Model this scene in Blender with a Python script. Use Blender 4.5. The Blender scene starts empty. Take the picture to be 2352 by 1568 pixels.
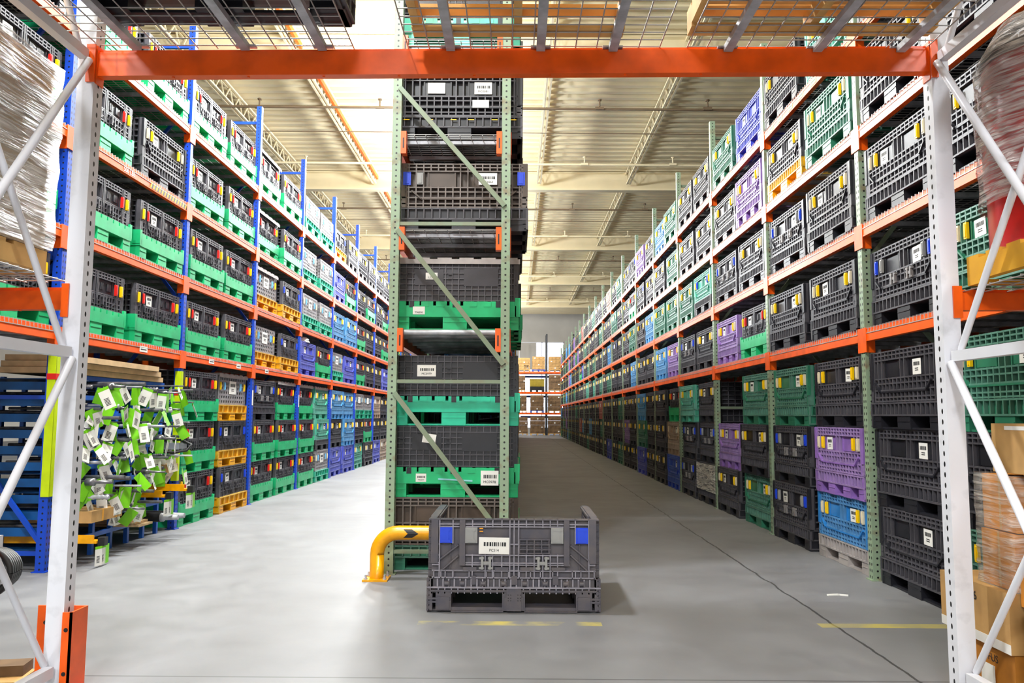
import bpy, math, random
from mathutils import Vector, Matrix
S = bpy.context.scene
C = S.collection
R = random.Random(7)
rad = math.radians

# ------------------------------------------------------------------ camera
cam = bpy.data.cameras.new('camera')
cam.sensor_fit = 'HORIZONTAL'; cam.sensor_width = 36.0
cam.lens = 36.0 * 1825.6 / 2352.0
cam.clip_start = 0.05; cam.clip_end = 200
camo = bpy.data.objects.new('camera', cam); C.objects.link(camo)
_pitch, _yaw, _roll = rad(5.349), rad(-0.328), rad(0.308)
camo.matrix_world = (Matrix.Translation((0, 0, 1.313)) @ Matrix.Rotation(-_yaw, 4, 'Z')
                     @ Matrix.Rotation(math.pi / 2 + _pitch, 4, 'X') @ Matrix.Rotation(_roll, 4, 'Z'))
S.camera = camo

# ------------------------------------------------------------------ world, lamps, exposure
S.view_settings.view_transform = 'Standard'
S.view_settings.look = 'None'
S.view_settings.gamma = 1.0
S.view_settings.use_curve_mapping = False
S.view_settings.exposure = 0.0
w = bpy.data.worlds.new('world'); S.world = w; w.use_nodes = True
bg = w.node_tree.nodes['Background']
bg.inputs[0].default_value = (0.93, 0.96, 1.0, 1); bg.inputs[1].default_value = 0.3
S.cycles.max_bounces = 6; S.cycles.diffuse_bounces = 4; S.cycles.glossy_bounces = 3
S.cycles.transparent_max_bounces = 12; S.cycles.sample_clamp_indirect = 6
S.cycles.use_denoising = True


def lamp(x, y, z, power, up=0.95, size=0.25, col=(0.93, 0.97, 1.0)):
    """high-bay lamp or added fill lamp: a strong downward cone and a weaker all-round glow that reaches the roof deck"""
    l = bpy.data.lights.new('aisle_or_fill_lamp', 'SPOT'); l.energy = power; l.shadow_soft_size = size; l.color = col
    l.spot_size = rad(165); l.spot_blend = 0.25
    o = bpy.data.objects.new('aisle_or_fill_lamp', l); o.location = (x, y, z); C.objects.link(o)
    if up:
        l = bpy.data.lights.new('aisle_or_fill_lamp_glow', 'POINT'); l.energy = power * up; l.shadow_soft_size = size; l.color = col
        o = bpy.data.objects.new('aisle_or_fill_lamp_glow', l); o.location = (x, y, z + .02); C.objects.link(o)


for ly in (1.3, 5.9, 10.5, 15.1, 19.7, 24.3, 28.9, 33.5, 38.1, 42.7, 47.3, 51.9):
    lamp(-2.3, ly, 7.7, 840)
for lx, ly, lz, pw in ((-4.5, -3.5, 6.5, 900), (-0.6, -4.0, 5.0, 900), (4.8, -3.0, 6.5, 700)):  # added fill lamps behind the camera, brightening rack fronts and the foreground
    lamp(lx, ly, lz, pw, 0.3, 0.5)


# ------------------------------------------------------------------ materials
def lin(c):
    return tuple(((v / 255) / 12.92 if v / 255 <= 0.04045 else ((v / 255 + 0.055) / 1.055) ** 2.4) for v in c)


MATS = {}


def mat(name, rgb, rough=0.5, metal=0.0, dirt=0.15, scale=6.0, spec=0.5, dirtcol=None, emit=None):
    if name in MATS: return MATS[name]
    m = bpy.data.materials.new(name); m.use_nodes = True
    nt = m.node_tree; b = nt.nodes['Principled BSDF']
    c = lin(rgb)
    b.inputs['Base Color'].default_value = (*c, 1)
    b.inputs['Roughness'].default_value = rough; b.inputs['Metallic'].default_value = metal
    b.inputs['Specular IOR Level'].default_value = spec
    if emit:
        b.inputs['Emission Color'].default_value = (*c, 1); b.inputs['Emission Strength'].default_value = emit
    if dirt:
        tc = nt.nodes.new('ShaderNodeTexCoord'); nz = nt.nodes.new('ShaderNodeTexNoise')
        nz.inputs['Scale'].default_value = scale; nz.inputs['Detail'].default_value = 3
        nt.links.new(tc.outputs['Object'], nz.inputs['Vector'])
        rp = nt.nodes.new('ShaderNodeValToRGB')
        rp.color_ramp.elements[0].position = 0.35; rp.color_ramp.elements[1].position = 0.7
        d = lin(dirtcol) if dirtcol else tuple(v * (1 - dirt * 1.6) for v in c)
        k = 1.0 if dirtcol else 1.0
        rp.color_ramp.elements[0].color = (*tuple(v * k for v in c), 1)
        mx = tuple(a * (1 - dirt) + bb * dirt for a, bb in zip(c, d)) if dirtcol else d
        rp.color_ramp.elements[1].color = (*mx, 1)
        nt.links.new(nz.outputs['Fac'], rp.inputs['Fac']); nt.links.new(rp.outputs['Color'], b.inputs['Base Color'])
    MATS[name] = m
    return m


def N(nt, t, **k):
    n = nt.nodes.new(t)
    for a, v in k.items(): setattr(n, a, v)
    return n


def mth(nt, op, a, b=None, c=None):
    n = nt.nodes.new('ShaderNodeMath'); n.operation = op
    for i, v in enumerate((a, b, c)):
        if v is None: continue
        if isinstance(v, (int, float)): n.inputs[i].default_value = v
        else: nt.links.new(v, n.inputs[i])
    return n.outputs[0]


def post_mat(name, rgb, pitch=0.0508, rough=0.45, rust=0.0, double=True):
    """painted upright steel with the punched hole pattern on its faces"""
    m = bpy.data.materials.new(name); m.use_nodes = True; nt = m.node_tree; b = nt.nodes['Principled BSDF']
    b.inputs['Roughness'].default_value = rough
    tc = N(nt, 'ShaderNodeTexCoord'); sp = N(nt, 'ShaderNodeSeparateXYZ'); nt.links.new(tc.outputs['Object'], sp.inputs[0])
    x, y, z = sp.outputs
    ge = N(nt, 'ShaderNodeNewGeometry'); tr = N(nt, 'ShaderNodeVectorTransform')
    tr.vector_type = 'NORMAL'; tr.convert_from = 'WORLD'; tr.convert_to = 'OBJECT'
    nt.links.new(ge.outputs['True Normal'], tr.inputs[0])
    sn = N(nt, 'ShaderNodeSeparateXYZ'); nt.links.new(tr.outputs[0], sn.inputs[0])
    zz = mth(nt, 'SUBTRACT', mth(nt, 'FRACT', mth(nt, 'DIVIDE', z, pitch)), 0.5)
    zd = mth(nt, 'MULTIPLY', zz, pitch)
    # face along x normal (aisle face): two columns of slots ; face along y normal: one column of round holes
    isx = mth(nt, 'GREATER_THAN', mth(nt, 'ABSOLUTE', sn.outputs[0]), 0.5)
    yy = mth(nt, 'SUBTRACT', mth(nt, 'ABSOLUTE', y), 0.018 if double else 0.0)
    slot = mth(nt, 'ADD', mth(nt, 'POWER', mth(nt, 'DIVIDE', yy, 0.0075), 2.0), mth(nt, 'POWER', mth(nt, 'DIVIDE', zd, 0.013), 2.0))
    hole = mth(nt, 'ADD', mth(nt, 'POWER', mth(nt, 'DIVIDE', x, 0.0085), 2.0), mth(nt, 'POWER', mth(nt, 'DIVIDE', zd, 0.0085), 2.0))
    if double:
        h = mth(nt, 'ADD', mth(nt, 'MULTIPLY', slot, isx), mth(nt, 'MULTIPLY', hole, mth(nt, 'SUBTRACT', 1.0, isx)))
    else:
        h = mth(nt, 'ADD', mth(nt, 'MULTIPLY', slot, isx), mth(nt, 'MULTIPLY', 9.0, mth(nt, 'SUBTRACT', 1.0, isx)))
    fac = mth(nt, 'LESS_THAN', h, 1.0)
    nz = N(nt, 'ShaderNodeTexNoise'); nz.inputs['Scale'].default_value = 9; nz.inputs['Detail'].default_value = 4
    nt.links.new(tc.outputs['Object'], nz.inputs['Vector'])
    rp = N(nt, 'ShaderNodeValToRGB'); c = lin(rgb)
    rp.color_ramp.elements[0].position = 0.55; rp.color_ramp.elements[1].position = 0.75
    rp.color_ramp.elements[0].color = (*c, 1)
    rc = lin((120, 78, 48)) if rust else tuple(v * 0.8 for v in c)
    k = rust if rust else 1
    rp.color_ramp.elements[1].color = (*tuple(a * (1 - k) + q * k for a, q in zip(c, rc)), 1)
    nt.links.new(nz.outputs['Fac'], rp.inputs['Fac'])
    mx = N(nt, 'ShaderNodeMix', data_type='RGBA'); nt.links.new(fac, mx.inputs[0])
    nt.links.new(rp.outputs['Color'], mx.inputs[6]); mx.inputs[7].default_value = (0.006, 0.006, 0.008, 1)
    nt.links.new(mx.outputs[2], b.inputs['Base Color'])
    MATS[name] = m
    return m


PLC = dict(black=(34, 34, 41), green=(22, 186, 118), tealbase=(24, 192, 150), dkgreen=(46, 120, 92), teal=(78, 180, 152), sky=(72, 152, 214),
           violet=(74, 86, 205), purple=(146, 108, 184), tan=(178, 152, 128), yellow=(250, 178, 0), grey=(138, 134, 134), royal=(36, 78, 205),
           salmon=(196, 96, 84), blue=(44, 128, 200), ltgrey=(168, 160, 156), graphite=(62, 60, 66), brownblack=(84, 70, 60), mint=(84, 190, 160))
PL = {k: mat('plastic_' + k, v, 0.42, 0, 0.22, 5.0, 0.5) for k, v in PLC.items()}
def worn_lit(c):
    t = (168, 164, 168)
    return tuple(int(a + (b_ - a) * .33) for a, b_ in zip(c, t))


RB = {k: mat('worn_lit_plastic_' + k, worn_lit(v), 0.45, 0, 0.2, 7.0, 0.5) for k, v in PLC.items()}  # paler rib tone: scuffs plus the light on rib fronts, painted into the colour
for k, v in dict(red=(214, 30, 22), lyellow=(246, 200, 0), cream=(222, 210, 180), lblue=(28, 70, 214), lgrey=(150, 150, 148), lsky=(110, 180, 225)).items():
    PL[k] = mat('latch_' + k, v, 0.4, 0, 0.08)
M_label = mat('paper_label', (236, 234, 228), 0.6, 0, 0.06, 10)
M_ink = mat('printed_ink', (26, 26, 30), 0.6, 0, 0)
M_orange = mat('orange_steel', (255, 98, 6), 0.38, 0.0, 0.16, 7, 0.5)
M_blue = mat('blue_steel', (14, 72, 190), 0.4, 0, 0.12)
M_slat = mat('blue_slat', (0, 84, 150), 0.45, 0, 0.25)
M_white = mat('white_steel', (226, 227, 234), 0.38, 0, 0.05, 4)
M_galv = mat('galvanised_steel', (190, 192, 199), 0.45, 0.15, 0.25, 12)
M_wire = mat('zinc_wire', (178, 176, 174), 0.4, 0.2, 0.1)
M_sage = mat('sage_steel', (118, 136, 112), 0.45, 0, 0.3, 9, dirtcol=(120, 80, 50))
M_wood = mat('pallet_wood', (232, 184, 112), 0.7, 0, 0.35, 5, dirtcol=(120, 76, 36))
M_lumber = mat('pale_lumber', (222, 186, 140), 0.7, 0, 0.2, 6)
M_card = mat('cardboard', (200, 156, 96), 0.75, 0, 0.2, 5)
M_card2 = mat('orange_cardboard', (206, 132, 40), 0.75, 0, 0.3, 5)
M_card3 = mat('brown_cardboard', (128, 98, 66), 0.75, 0, 0.35, 4)
M_lime = mat('lime_tag', (120, 205, 10), 0.55, 0, 0.12, 14)
M_guardy = mat('safety_lime', (200, 226, 0), 0.45, 0, 0.12)
M_yel = mat('yellow_paint', (246, 170, 0), 0.28, 0, 0.2, 8)
M_steel = mat('dark_shaft_steel', (128, 128, 134), 0.32, 0.6, 0.3, 20)
M_dark = mat('black_rubber', (22, 22, 24), 0.5, 0, 0.1)
M_red = mat('red_drum', (190, 14, 18), 0.3, 0, 0.2)
M_cream = mat('cream_ceiling_paint', (240, 225, 186), 0.55, 0, 0.06, 1.5)
M_pipe = mat('brown_pipe', (120, 100, 76), .5, 0, .1)
M_wall = mat('wall_paint', (196, 192, 184), 0.7, 0, 0.1, 0.6)
M_pb = post_mat('blue_upright', (10, 66, 186))
M_pg = post_mat('sage_upright', (136, 156, 130), rust=0.75)
M_pw = post_mat('white_upright', (226, 227, 234), double=False)


def film_mat(name, alpha=0.45, rgb=(225, 222, 215)):
    m = bpy.data.materials.new(name); m.use_nodes = True; nt = m.node_tree; b = nt.nodes['Principled BSDF']
    b.inputs['Base Color'].default_value = (*lin(rgb), 1); b.inputs['Roughness'].default_value = 0.18
    tc = N(nt, 'ShaderNodeTexCoord'); mp = N(nt, 'ShaderNodeMapping'); mp.inputs['Scale'].default_value = (2, 2, 26)
    mp.inputs['Rotation'].default_value = (0.12, 0.1, 0)
    nz = N(nt, 'ShaderNodeTexNoise'); nz.inputs['Scale'].default_value = 2.0; nz.inputs['Detail'].default_value = 5; nz.inputs['Distortion'].default_value = 1.2
    nt.links.new(tc.outputs['Object'], mp.inputs[0]); nt.links.new(mp.outputs[0], nz.inputs['Vector'])
    rp = N(nt, 'ShaderNodeValToRGB'); rp.color_ramp.elements[0].position = 0.36; rp.color_ramp.elements[1].position = 0.66
    rp.color_ramp.elements[0].color = (alpha * 0.25,) * 3 + (1,); rp.color_ramp.elements[1].color = (min(1, alpha * 1.7),) * 3 + (1,)
    nt.links.new(nz.outputs['Fac'], rp.inputs['Fac']); nt.links.new(rp.outputs['Color'], b.inputs['Alpha'])
    bp = N(nt, 'ShaderNodeBump'); bp.inputs['Strength'].default_value = 0.9; bp.inputs['Distance'].default_value = 0.02
    nt.links.new(nz.outputs['Fac'], bp.inputs['Height']); nt.links.new(bp.outputs[0], b.inputs['Normal'])
    MATS[name] = m; return m


M_film = film_mat('stretch_film', 0.5)
M_film2 = film_mat('thin_film', 0.28)


def floor_mat():
    m = bpy.data.materials.new('sealed_concrete'); m.use_nodes = True; nt = m.node_tree; b = nt.nodes['Principled BSDF']
    tc = N(nt, 'ShaderNodeTexCoord'); sp = N(nt, 'ShaderNodeSeparateXYZ'); nt.links.new(tc.outputs['Object'], sp.inputs[0])
    x, y, z = sp.outputs
    n1 = N(nt, 'ShaderNodeTexNoise'); n1.inputs['Scale'].default_value = 0.7; n1.inputs['Detail'].default_value = 6; n1.inputs['Roughness'].default_value = 0.6
    nt.links.new(tc.outputs['Object'], n1.inputs['Vector'])
    n2 = N(nt, 'ShaderNodeTexNoise'); n2.inputs['Scale'].default_value = 3.0; n2.inputs['Detail'].default_value = 8; n2.inputs['Distortion'].default_value = 0.6
    nt.links.new(tc.outputs['Object'], n2.inputs['Vector'])
    rp = N(nt, 'ShaderNodeValToRGB'); rp.color_ramp.elements[0].position = 0.3; rp.color_ramp.elements[1].position = 0.7
    rp.color_ramp.elements[0].color = (*lin((106, 106, 109)), 1); rp.color_ramp.elements[1].color = (*lin((134, 135, 139)), 1)
    nt.links.new(mth(nt, 'ADD', mth(nt, 'MULTIPLY', n1.outputs['Fac'], 0.65), mth(nt, 'MULTIPLY', n2.outputs['Fac'], 0.35)), rp.inputs['Fac'])
    # worn lengthwise joint with a wander, and crosswise saw cuts
    wob = mth(nt, 'MULTIPLY', mth(nt, 'SUBTRACT', n2.outputs['Fac'], 0.5), 0.06)
    jx = mth(nt, 'LESS_THAN', mth(nt, 'ABSOLUTE', mth(nt, 'SUBTRACT', mth(nt, 'ADD', x, wob), 2.03)), 0.009)
    ja = mth(nt, 'LESS_THAN', mth(nt, 'ABSOLUTE', mth(nt, 'SUBTRACT', y, 4.13)), 0.006)
    jm = mth(nt, 'MODULO', mth(nt, 'ADD', y, 2.47), 6.58)
    jb = mth(nt, 'LESS_THAN', mth(nt, 'ABSOLUTE', mth(nt, 'SUBTRACT', jm, 0.02)), 0.007)
    j = mth(nt, 'MAXIMUM', jx, mth(nt, 'MAXIMUM', mth(nt, 'MULTIPLY', ja, 0.7), mth(nt, 'MULTIPLY', jb, 0.6)))
    mj = N(nt, 'ShaderNodeMix', data_type='RGBA'); nt.links.new(mth(nt, 'MULTIPLY', j, 0.85), mj.inputs[0])
    nt.links.new(rp.outputs['Color'], mj.inputs[6]); mj.inputs[7].default_value = (0.03, 0.03, 0.032, 1)
    # faded yellow line
    ly = mth(nt, 'LESS_THAN', mth(nt, 'ABSOLUTE', mth(nt, 'SUBTRACT', y, 5.2)), 0.05)
    lx1 = mth(nt, 'MULTIPLY', mth(nt, 'GREATER_THAN', x, -0.62), mth(nt, 'LESS_THAN', x, 0.55))
    lx2 = mth(nt, 'MULTIPLY', mth(nt, 'GREATER_THAN', x, 1.93), mth(nt, 'LESS_THAN', x, 2.95))
    n3 = N(nt, 'ShaderNodeTexNoise'); n3.inputs['Scale'].default_value = 4.0; n3.inputs['Detail'].default_value = 5
    nt.links.new(tc.outputs['Object'], n3.inputs['Vector'])
    fade = mth(nt, 'MULTIPLY', mth(nt, 'SUBTRACT', n3.outputs['Fac'], 0.44), 3.2)
    fade.node.use_clamp = True
    amt = mth(nt, 'MULTIPLY', ly, mth(nt, 'ADD', mth(nt, 'MULTIPLY', lx1, fade), mth(nt, 'MULTIPLY', lx2, mth(nt, 'ADD', 0.3, mth(nt, 'MULTIPLY', fade, 0.4)))))
    my = N(nt, 'ShaderNodeMix', data_type='RGBA'); nt.links.new(amt, my.inputs[0])
    nt.links.new(mj.outputs[2], my.inputs[6]); my.inputs[7].default_value = (*lin((214, 196, 70)), 1)
    nt.links.new(my.outputs[2], b.inputs['Base Color'])
    rr = N(nt, 'ShaderNodeMapRange'); rr.inputs[1].default_value = 0.35; rr.inputs[2].default_value = 0.65; rr.inputs[3].default_value = 0.5; rr.inputs[4].default_value = 0.62
    nt.links.new(n2.outputs['Fac'], rr.inputs[0]); nt.links.new(rr.outputs[0], b.inputs['Roughness'])
    return m


M_floor = floor_mat()


# ------------------------------------------------------------------ mesh helpers
class MB:
    def __init__(s):
        s.v = []; s.f = []; s.m = []; s.s = []; s.T = None

    def add(s, vs, fs, m=0, sm=False):
        o = len(s.v)
        s.v += [s.T(*p) if s.T else tuple(p) for p in vs]
        for f in fs:
            s.f.append(tuple(i + o for i in f)); s.m.append(m); s.s.append(sm)

    def box(s, x0, y0, z0, x1, y1, z1, m=0):
        s.add([(x0, y0, z0), (x1, y0, z0), (x1, y1, z0), (x0, y1, z0), (x0, y0, z1), (x1, y0, z1), (x1, y1, z1), (x0, y1, z1)],
              [(3, 2, 1, 0), (4, 5, 6, 7), (0, 1, 5, 4), (1, 2, 6, 5), (2, 3, 7, 6), (3, 0, 4, 7)], m)

    def bar(s, p, q, w, h, m=0, up=(0, 0, 1)):
        p = Vector(p); q = Vector(q); d = (q - p).normalized(); u = Vector(up)
        if abs(d.dot(u)) > 0.98: u = Vector((0, 1, 0))
        a = d.cross(u).normalized() * (w / 2); b = a.cross(d).normalized() * (h / 2)
        s.add([p - a - b, p + a - b, p + a + b, p - a + b, q - a - b, q + a - b, q + a + b, q - a + b],
              [(3, 2, 1, 0), (4, 5, 6, 7), (0, 1, 5, 4), (1, 2, 6, 5), (2, 3, 7, 6), (3, 0, 4, 7)], m)

    def tube(s, pts, r, n=8, m=0, sm=True):
        pts = [Vector(p) for p in pts]; rs = r if isinstance(r, (list, tuple)) else [r] * len(pts)
        rings = []; prev = None
        for i, p in enumerate(pts):
            d = (pts[min(i + 1, len(pts) - 1)] - pts[max(i - 1, 0)]).normalized()
            if prev is None:
                u = Vector((0, 0, 1)) if abs(d.z) < 0.9 else Vector((1, 0, 0))
                a = d.cross(u).normalized()
            else:
                a = (prev - d * prev.dot(d)).normalized()
            prev = a; b = d.cross(a)
            rings.append([tuple(p + (a * math.cos(t) + b * math.sin(t)) * rs[i]) for t in [2 * math.pi * k / n for k in range(n)]])
        vs = [v for g in rings for v in g]
        fs = [(i * n + k, i * n + (k + 1) % n, (i + 1) * n + (k + 1) % n, (i + 1) * n + k) for i in range(len(rings) - 1) for k in range(n)]
        s.add(vs, fs, m, sm)
        s.add(rings[0] + rings[-1], [tuple(range(n))[::-1], tuple(range(n, 2 * n))], m)

    def mesh(s, name, mats=()):
        me = bpy.data.meshes.new(name); me.from_pydata(s.v, [], s.f)
        me.polygons.foreach_set('material_index', s.m); me.polygons.foreach_set('use_smooth', s.s)
        for x in mats: me.materials.append(x)
        me.update(); return me

    def obj(s, name, mats, parent=None, loc=(0, 0, 0), rot=0.0):
        if not isinstance(mats, (list, tuple)): mats = [mats]
        return inst(name, s.mesh(name, mats), parent, loc, rot)


def inst(name, me, parent=None, loc=(0, 0, 0), rot=0.0):
    o = bpy.data.objects.new(name, me); C.objects.link(o)
    o.location = loc
    o.rotation_euler = rot if isinstance(rot, (tuple, list)) else (0, 0, rot)
    if parent: o.parent = parent
    return o


def tag(o, label=None, cat=None, group=None, kind=None):
    if label: o['label'] = label
    if cat: o['category'] = cat
    if group: o['group'] = group
    if kind: o['kind'] = kind
    return o


def thing(name, label, cat, loc=(0, 0, 0), rot=0.0, group=None):
    return tag(inst(name, None, None, loc, rot), label, cat, group)


def setm(o, mats):
    for i, mm in enumerate(mats):
        o.material_slots[i].link = 'OBJECT'; o.material_slots[i].material = mm


def text(body, size, parent, loc, rot, m=M_ink, name='printed_text', al='CENTER'):
    cu = bpy.data.curves.new(name, 'FONT'); cu.body = body; cu.size = size; cu.align_x = al; cu.extrude = 0.0004
    cu.materials.append(m)
    t_ = bpy.data.objects.new(name, cu); C.objects.link(t_); bpy.context.view_layer.update()
    me = bpy.data.meshes.new_from_object(t_.evaluated_get(bpy.context.evaluated_depsgraph_get()))
    bpy.data.objects.remove(t_); me.name = name
    if not me.materials: me.materials.append(m)
    return inst(name, me, parent, loc, rot)


# ------------------------------------------------------------------ setting
def struct(name, mb, m, kind='structure'):
    o = mb.obj(name, m); o['kind'] = kind; return o


XW0, XW1, YW = -24.0, 19.0, 60.0
b = MB(); b.box(XW0, -8, -0.2, XW1, YW, 0); struct('floor', b, M_floor)
b = MB(); b.box(XW0, -8.2, 0, XW1, -8, 9.4); struct('wall_front', b, M_wall)
b = MB(); b.box(XW0 - .2, -8, 0, XW0, YW, 9.4); struct('wall_left', b, M_wall)
b = MB(); b.box(XW1, -8, 0, XW1 + .2, YW, 9.4); struct('wall_right', b, M_wall)
b = MB()
b.box(XW0, YW, 0, 0.2, YW + .2, 9.4); b.box(3.6, YW, 0, XW1, YW + .2, 9.4); b.box(0.2, YW, 6.9, 3.6, YW + .2, 9.4); b.box(0.2, YW, 0, 3.6, YW + .2, 0.4)
b.box(.2, YW, 4.8, 1.5, YW + .2, 6.9); struct('wall_back', b, M_wall)
M_day = mat('daylit_pane', (236, 242, 255), 0.5, 0, 0, emit=1.8)
b = MB(); b.box(0.2, YW + .05, 0.4, 3.6, YW + .1, 4.8); b.box(1.5, YW + .05, 4.8, 3.6, YW + .1, 6.9)
wo = struct('window_1', b, M_day)
b = MB()
for xx in (0.2, 1.9, 3.54): b.box(xx, YW - .02, .4, xx + .06, YW + .04, 6.9)
for zz in (.4, 2.56, 4.7, 6.84): b.box(.2, YW - .02, zz, 3.6, YW + .04, zz + .06)
b.obj('window_frame', M_white, wo)
# corrugated roof deck
b = MB(); P = 0.36; ZC = 9.0; n = int((YW + 8) / P); pr = []
for i in range(n):
    y0 = -8 + i * P
    pr += [(y0, ZC), (y0 + .14, ZC), (y0 + .19, ZC + .09), (y0 + .31, ZC + .09)]
pr.append((-8 + n * P, ZC))
vs = []
for y, z in pr: vs += [(XW0, y, z), (XW1, y, z)]
b.add(vs, [(2 * i, 2 * i + 1, 2 * i + 3, 2 * i + 2) for i in range(len(pr) - 1)])
struct('ceiling', b, M_cream)
b = MB(); b.box(XW0, -8, 9.25, XW1, YW + .2, 9.4); struct('roof', b, M_wall)
# girders and bar joists
GY = [15.55 + 9.05 * k for k in range(-2, 5)]
gm = MB(); gm.box(XW0, 0, 8.4, XW1, .02, 8.97); gm.box(XW0, -.13, 8.4, XW1, .15, 8.43); gm.box(XW0, -.13, 8.95, XW1, .15, 8.98)
gme = gm.mesh('roof_girder', [M_cream])
for y in GY: inst('roof_girder', gme, None, (0, y, 0))['kind'] = 'structure'
JX = [-14.4, -11.8, -9.2, -6.75, -4.48, -1.9, .68, 3.47, 6.1, 8.7, 11.3]
jm = MB(); Lj = 9.05
for zz in (8.55, 8.93):
    for s_ in (-.045, .045): jm.box(s_ - .022, .3 if zz < 8.7 else .02, zz - .02, s_ + .022, Lj - .3 if zz < 8.7 else Lj - .02, zz + .02)
k = 14; st = (Lj - .6) / k
for i in range(k):
    y0 = .3 + i * st
    jm.bar((0, y0, 8.55), (0, y0 + st / 2, 8.93), .025, .025); jm.bar((0, y0 + st / 2, 8.93), (0, y0 + st, 8.55), .025, .025)
jm.bar((0, .3, 8.55), (0, .05, 8.93), .03, .03); jm.bar((0, Lj - .3, 8.55), (0, Lj - .05, 8.93), .03, .03)
jme = jm.mesh('roof_joist', [M_cream])
for x in JX:
    for y in GY[:-1]: inst('roof_joist', jme, None, (x, y, 0))['kind'] = 'structure'
b = MB(); b.bar((-4.42, 12, 8.78), (-4.42, 24.5, 8.78), .06, .1); b.bar((-4.42, 24.8, 8.78), (-4.42, 50, 8.78), .06, .1)
tag(b.obj('conduit', M_orange), 'long orange conduit running inside the roof joist over the blue-post rack', 'conduit')
pipes = MB(); heads = []
for gy in GY[1:-1]:
    for dy, r_ in ((2.3, .03), (3.9, .012), (6.4, .035)):
        o = MB(); yy = gy + dy
        o.tube([(XW0, yy - .25, 8.42), (XW1, yy + .25, 8.42)], r_, 6)
        for hx in (-6.0, -3.2, -.4, 1.9, 4.4):
            if r_ > .02:
                o.tube([(hx, yy, 8.46), (hx, yy, 8.6)], .02, 6); o.tube([(hx, yy, 8.6), (hx, yy, 8.63)], .05, 6)
                o.box(hx - .1, yy - .02, 8.39, hx + .1, yy + .02, 8.45)
        po = o.obj('sprinkler_pipe', M_cream if r_ > .032 else M_pipe); po['kind'] = 'structure'

# ------------------------------------------------------------------ bulk containers
W, D, H = 1.08, 1.0, 0.61


def frange(a, b_, n): return [a + (b_ - a) * i / (n - 1) for i in range(n)]


def ribs(mb, x0, x1, z0, z1, xs, zs, wins=(), y=0.0, dep=.048, t=.011, m=0, tz=None):
    tz = tz or t
    for x in xs:
        iv = [(z0, z1)]
        for (a, c, e, g) in wins:
            if a < x < c:
                iv = [q for p_, r_ in iv for q in (((p_, min(r_, e)), (max(p_, g), r_)))]; iv = [q for q in iv if q[1] - q[0] > .004]
        for p_, r_ in iv: mb.box(x - t / 2, y, p_, x + t / 2, y + dep, r_, m)
    for z in zs:
        iv = [(x0, x1)]
        for (a, c, e, g) in wins:
            if e < z < g:
                iv = [q for p_, r_ in iv for q in (((p_, min(r_, a)), (max(p_, c), r_)))]; iv = [q for q in iv if q[1] - q[0] > .004]
        for p_, r_ in iv: mb.box(p_, y + .001, z - tz / 2, r_, y + dep, z + tz / 2, m)


def Tside(sg):
    if sg > 0: return lambda u, v, z: (W / 2 - v, u + D / 2, z)
    return lambda u, v, z: (-W / 2 + v, D / 2 - u, z)


def Tback(u, v, z): return (-u, D - v, z)


def feet(mb, hz, fw=.16, cw=.2, n=3, m=0):
    xs = [(-W / 2 + .012, -W / 2 + fw), (-cw / 2, cw / 2), (W / 2 - fw, W / 2 - .012)]
    if n == 4: xs = [(-W / 2 + .012, -W / 2 + .13), (-.24, -.09), (.09, .24), (W / 2 - .13, W / 2 - .012)]
    for a, c in xs:
        for ya, yb in ((.006, .16), (D / 2 - .08, D / 2 + .08), (D - .16, D - .006)):
            mb.box(a, ya, 0, c, yb, hz, m)
            if ya < .1:   # recessed face of the foot
                mb.box(a + .006, ya - .004, hz * .55, c - .006, ya, hz * .62, m)
    for a, c in zip(xs[:-1], xs[1:]):
        mb.box(a[1], .02, 0, c[0], .13, .014, m); mb.box(a[1], D - .13, 0, c[0], D - .02, .014, m)


def g_base(mb, m=0, far=False):
    hb = .252
    for T in (None, Tback):
        mb.T = T
        mb.box(-W / 2 + .03, 0, .115, W / 2 - .03, .035, .215, m)
        xs = frange(-W / 2 + .03, W / 2 - .03, 10)
        if far: mb.box(-W / 2 + .03, 0, .215, W / 2 - .03, .03, hb, m)
        else:
            for a, c in zip(xs[:-1], xs[1:]): mb.box(a + .012, 0, .215, c - .012, .03, hb, m)
    for sg in (-1, 1):
        mb.T = Tside(sg); L = D / 2
        mb.box(-L, 0, .118, L, .04, .285, m); mb.box(-L + .01, .008, 0, L - .01, .05, .114, m)
        mb.box(-L, -.004, .14, -L + .08, 0, .285, m); mb.box(L - .08, -.004, .14, L, 0, .285, m)
    mb.T = None
    mb.box(-W / 2 + .03, .03, .118, W / 2 - .03, D - .03, .14, m)
    feet(mb, .12, m=m)


def k_base(mb, m=0, far=False, n=3, hb=.205, pitch=.062, mr=1):
    for T in (None, Tback):
        mb.T = T
        mb.box(-W / 2, .024, .105, W / 2, .04, hb, m)
        mb.box(-W / 2, 0, .1, W / 2, .03, .113, mr); mb.box(-W / 2, 0, hb - .012, W / 2, .03, hb, mr)
        nn = int(W / (pitch * (2 if far else 1)))
        for x in frange(-W / 2 + .006, W / 2 - .006, nn): mb.box(x - .005, 0, .11, x + .005, .03, hb - .01, mr)
    for sg in (-1, 1):
        mb.T = Tside(sg); L = D / 2 - .002
        mb.box(-L, .02, .0, L, .045, hb, m)
        for z in (.02, .105, hb - .006): mb.box(-L, 0, z - .006, L, .03, z + .006, mr)
        for x in frange(-L + .006, L - .006, 7 if far else 12): mb.box(x - .005, 0, .02, x + .005, .03, hb, mr)
    mb.T = None
    mb.box(-W / 2 + .03, .03, .1, W / 2 - .03, D - .03, .125, m)
    feet(mb, .105, n=n, m=m)


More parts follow.
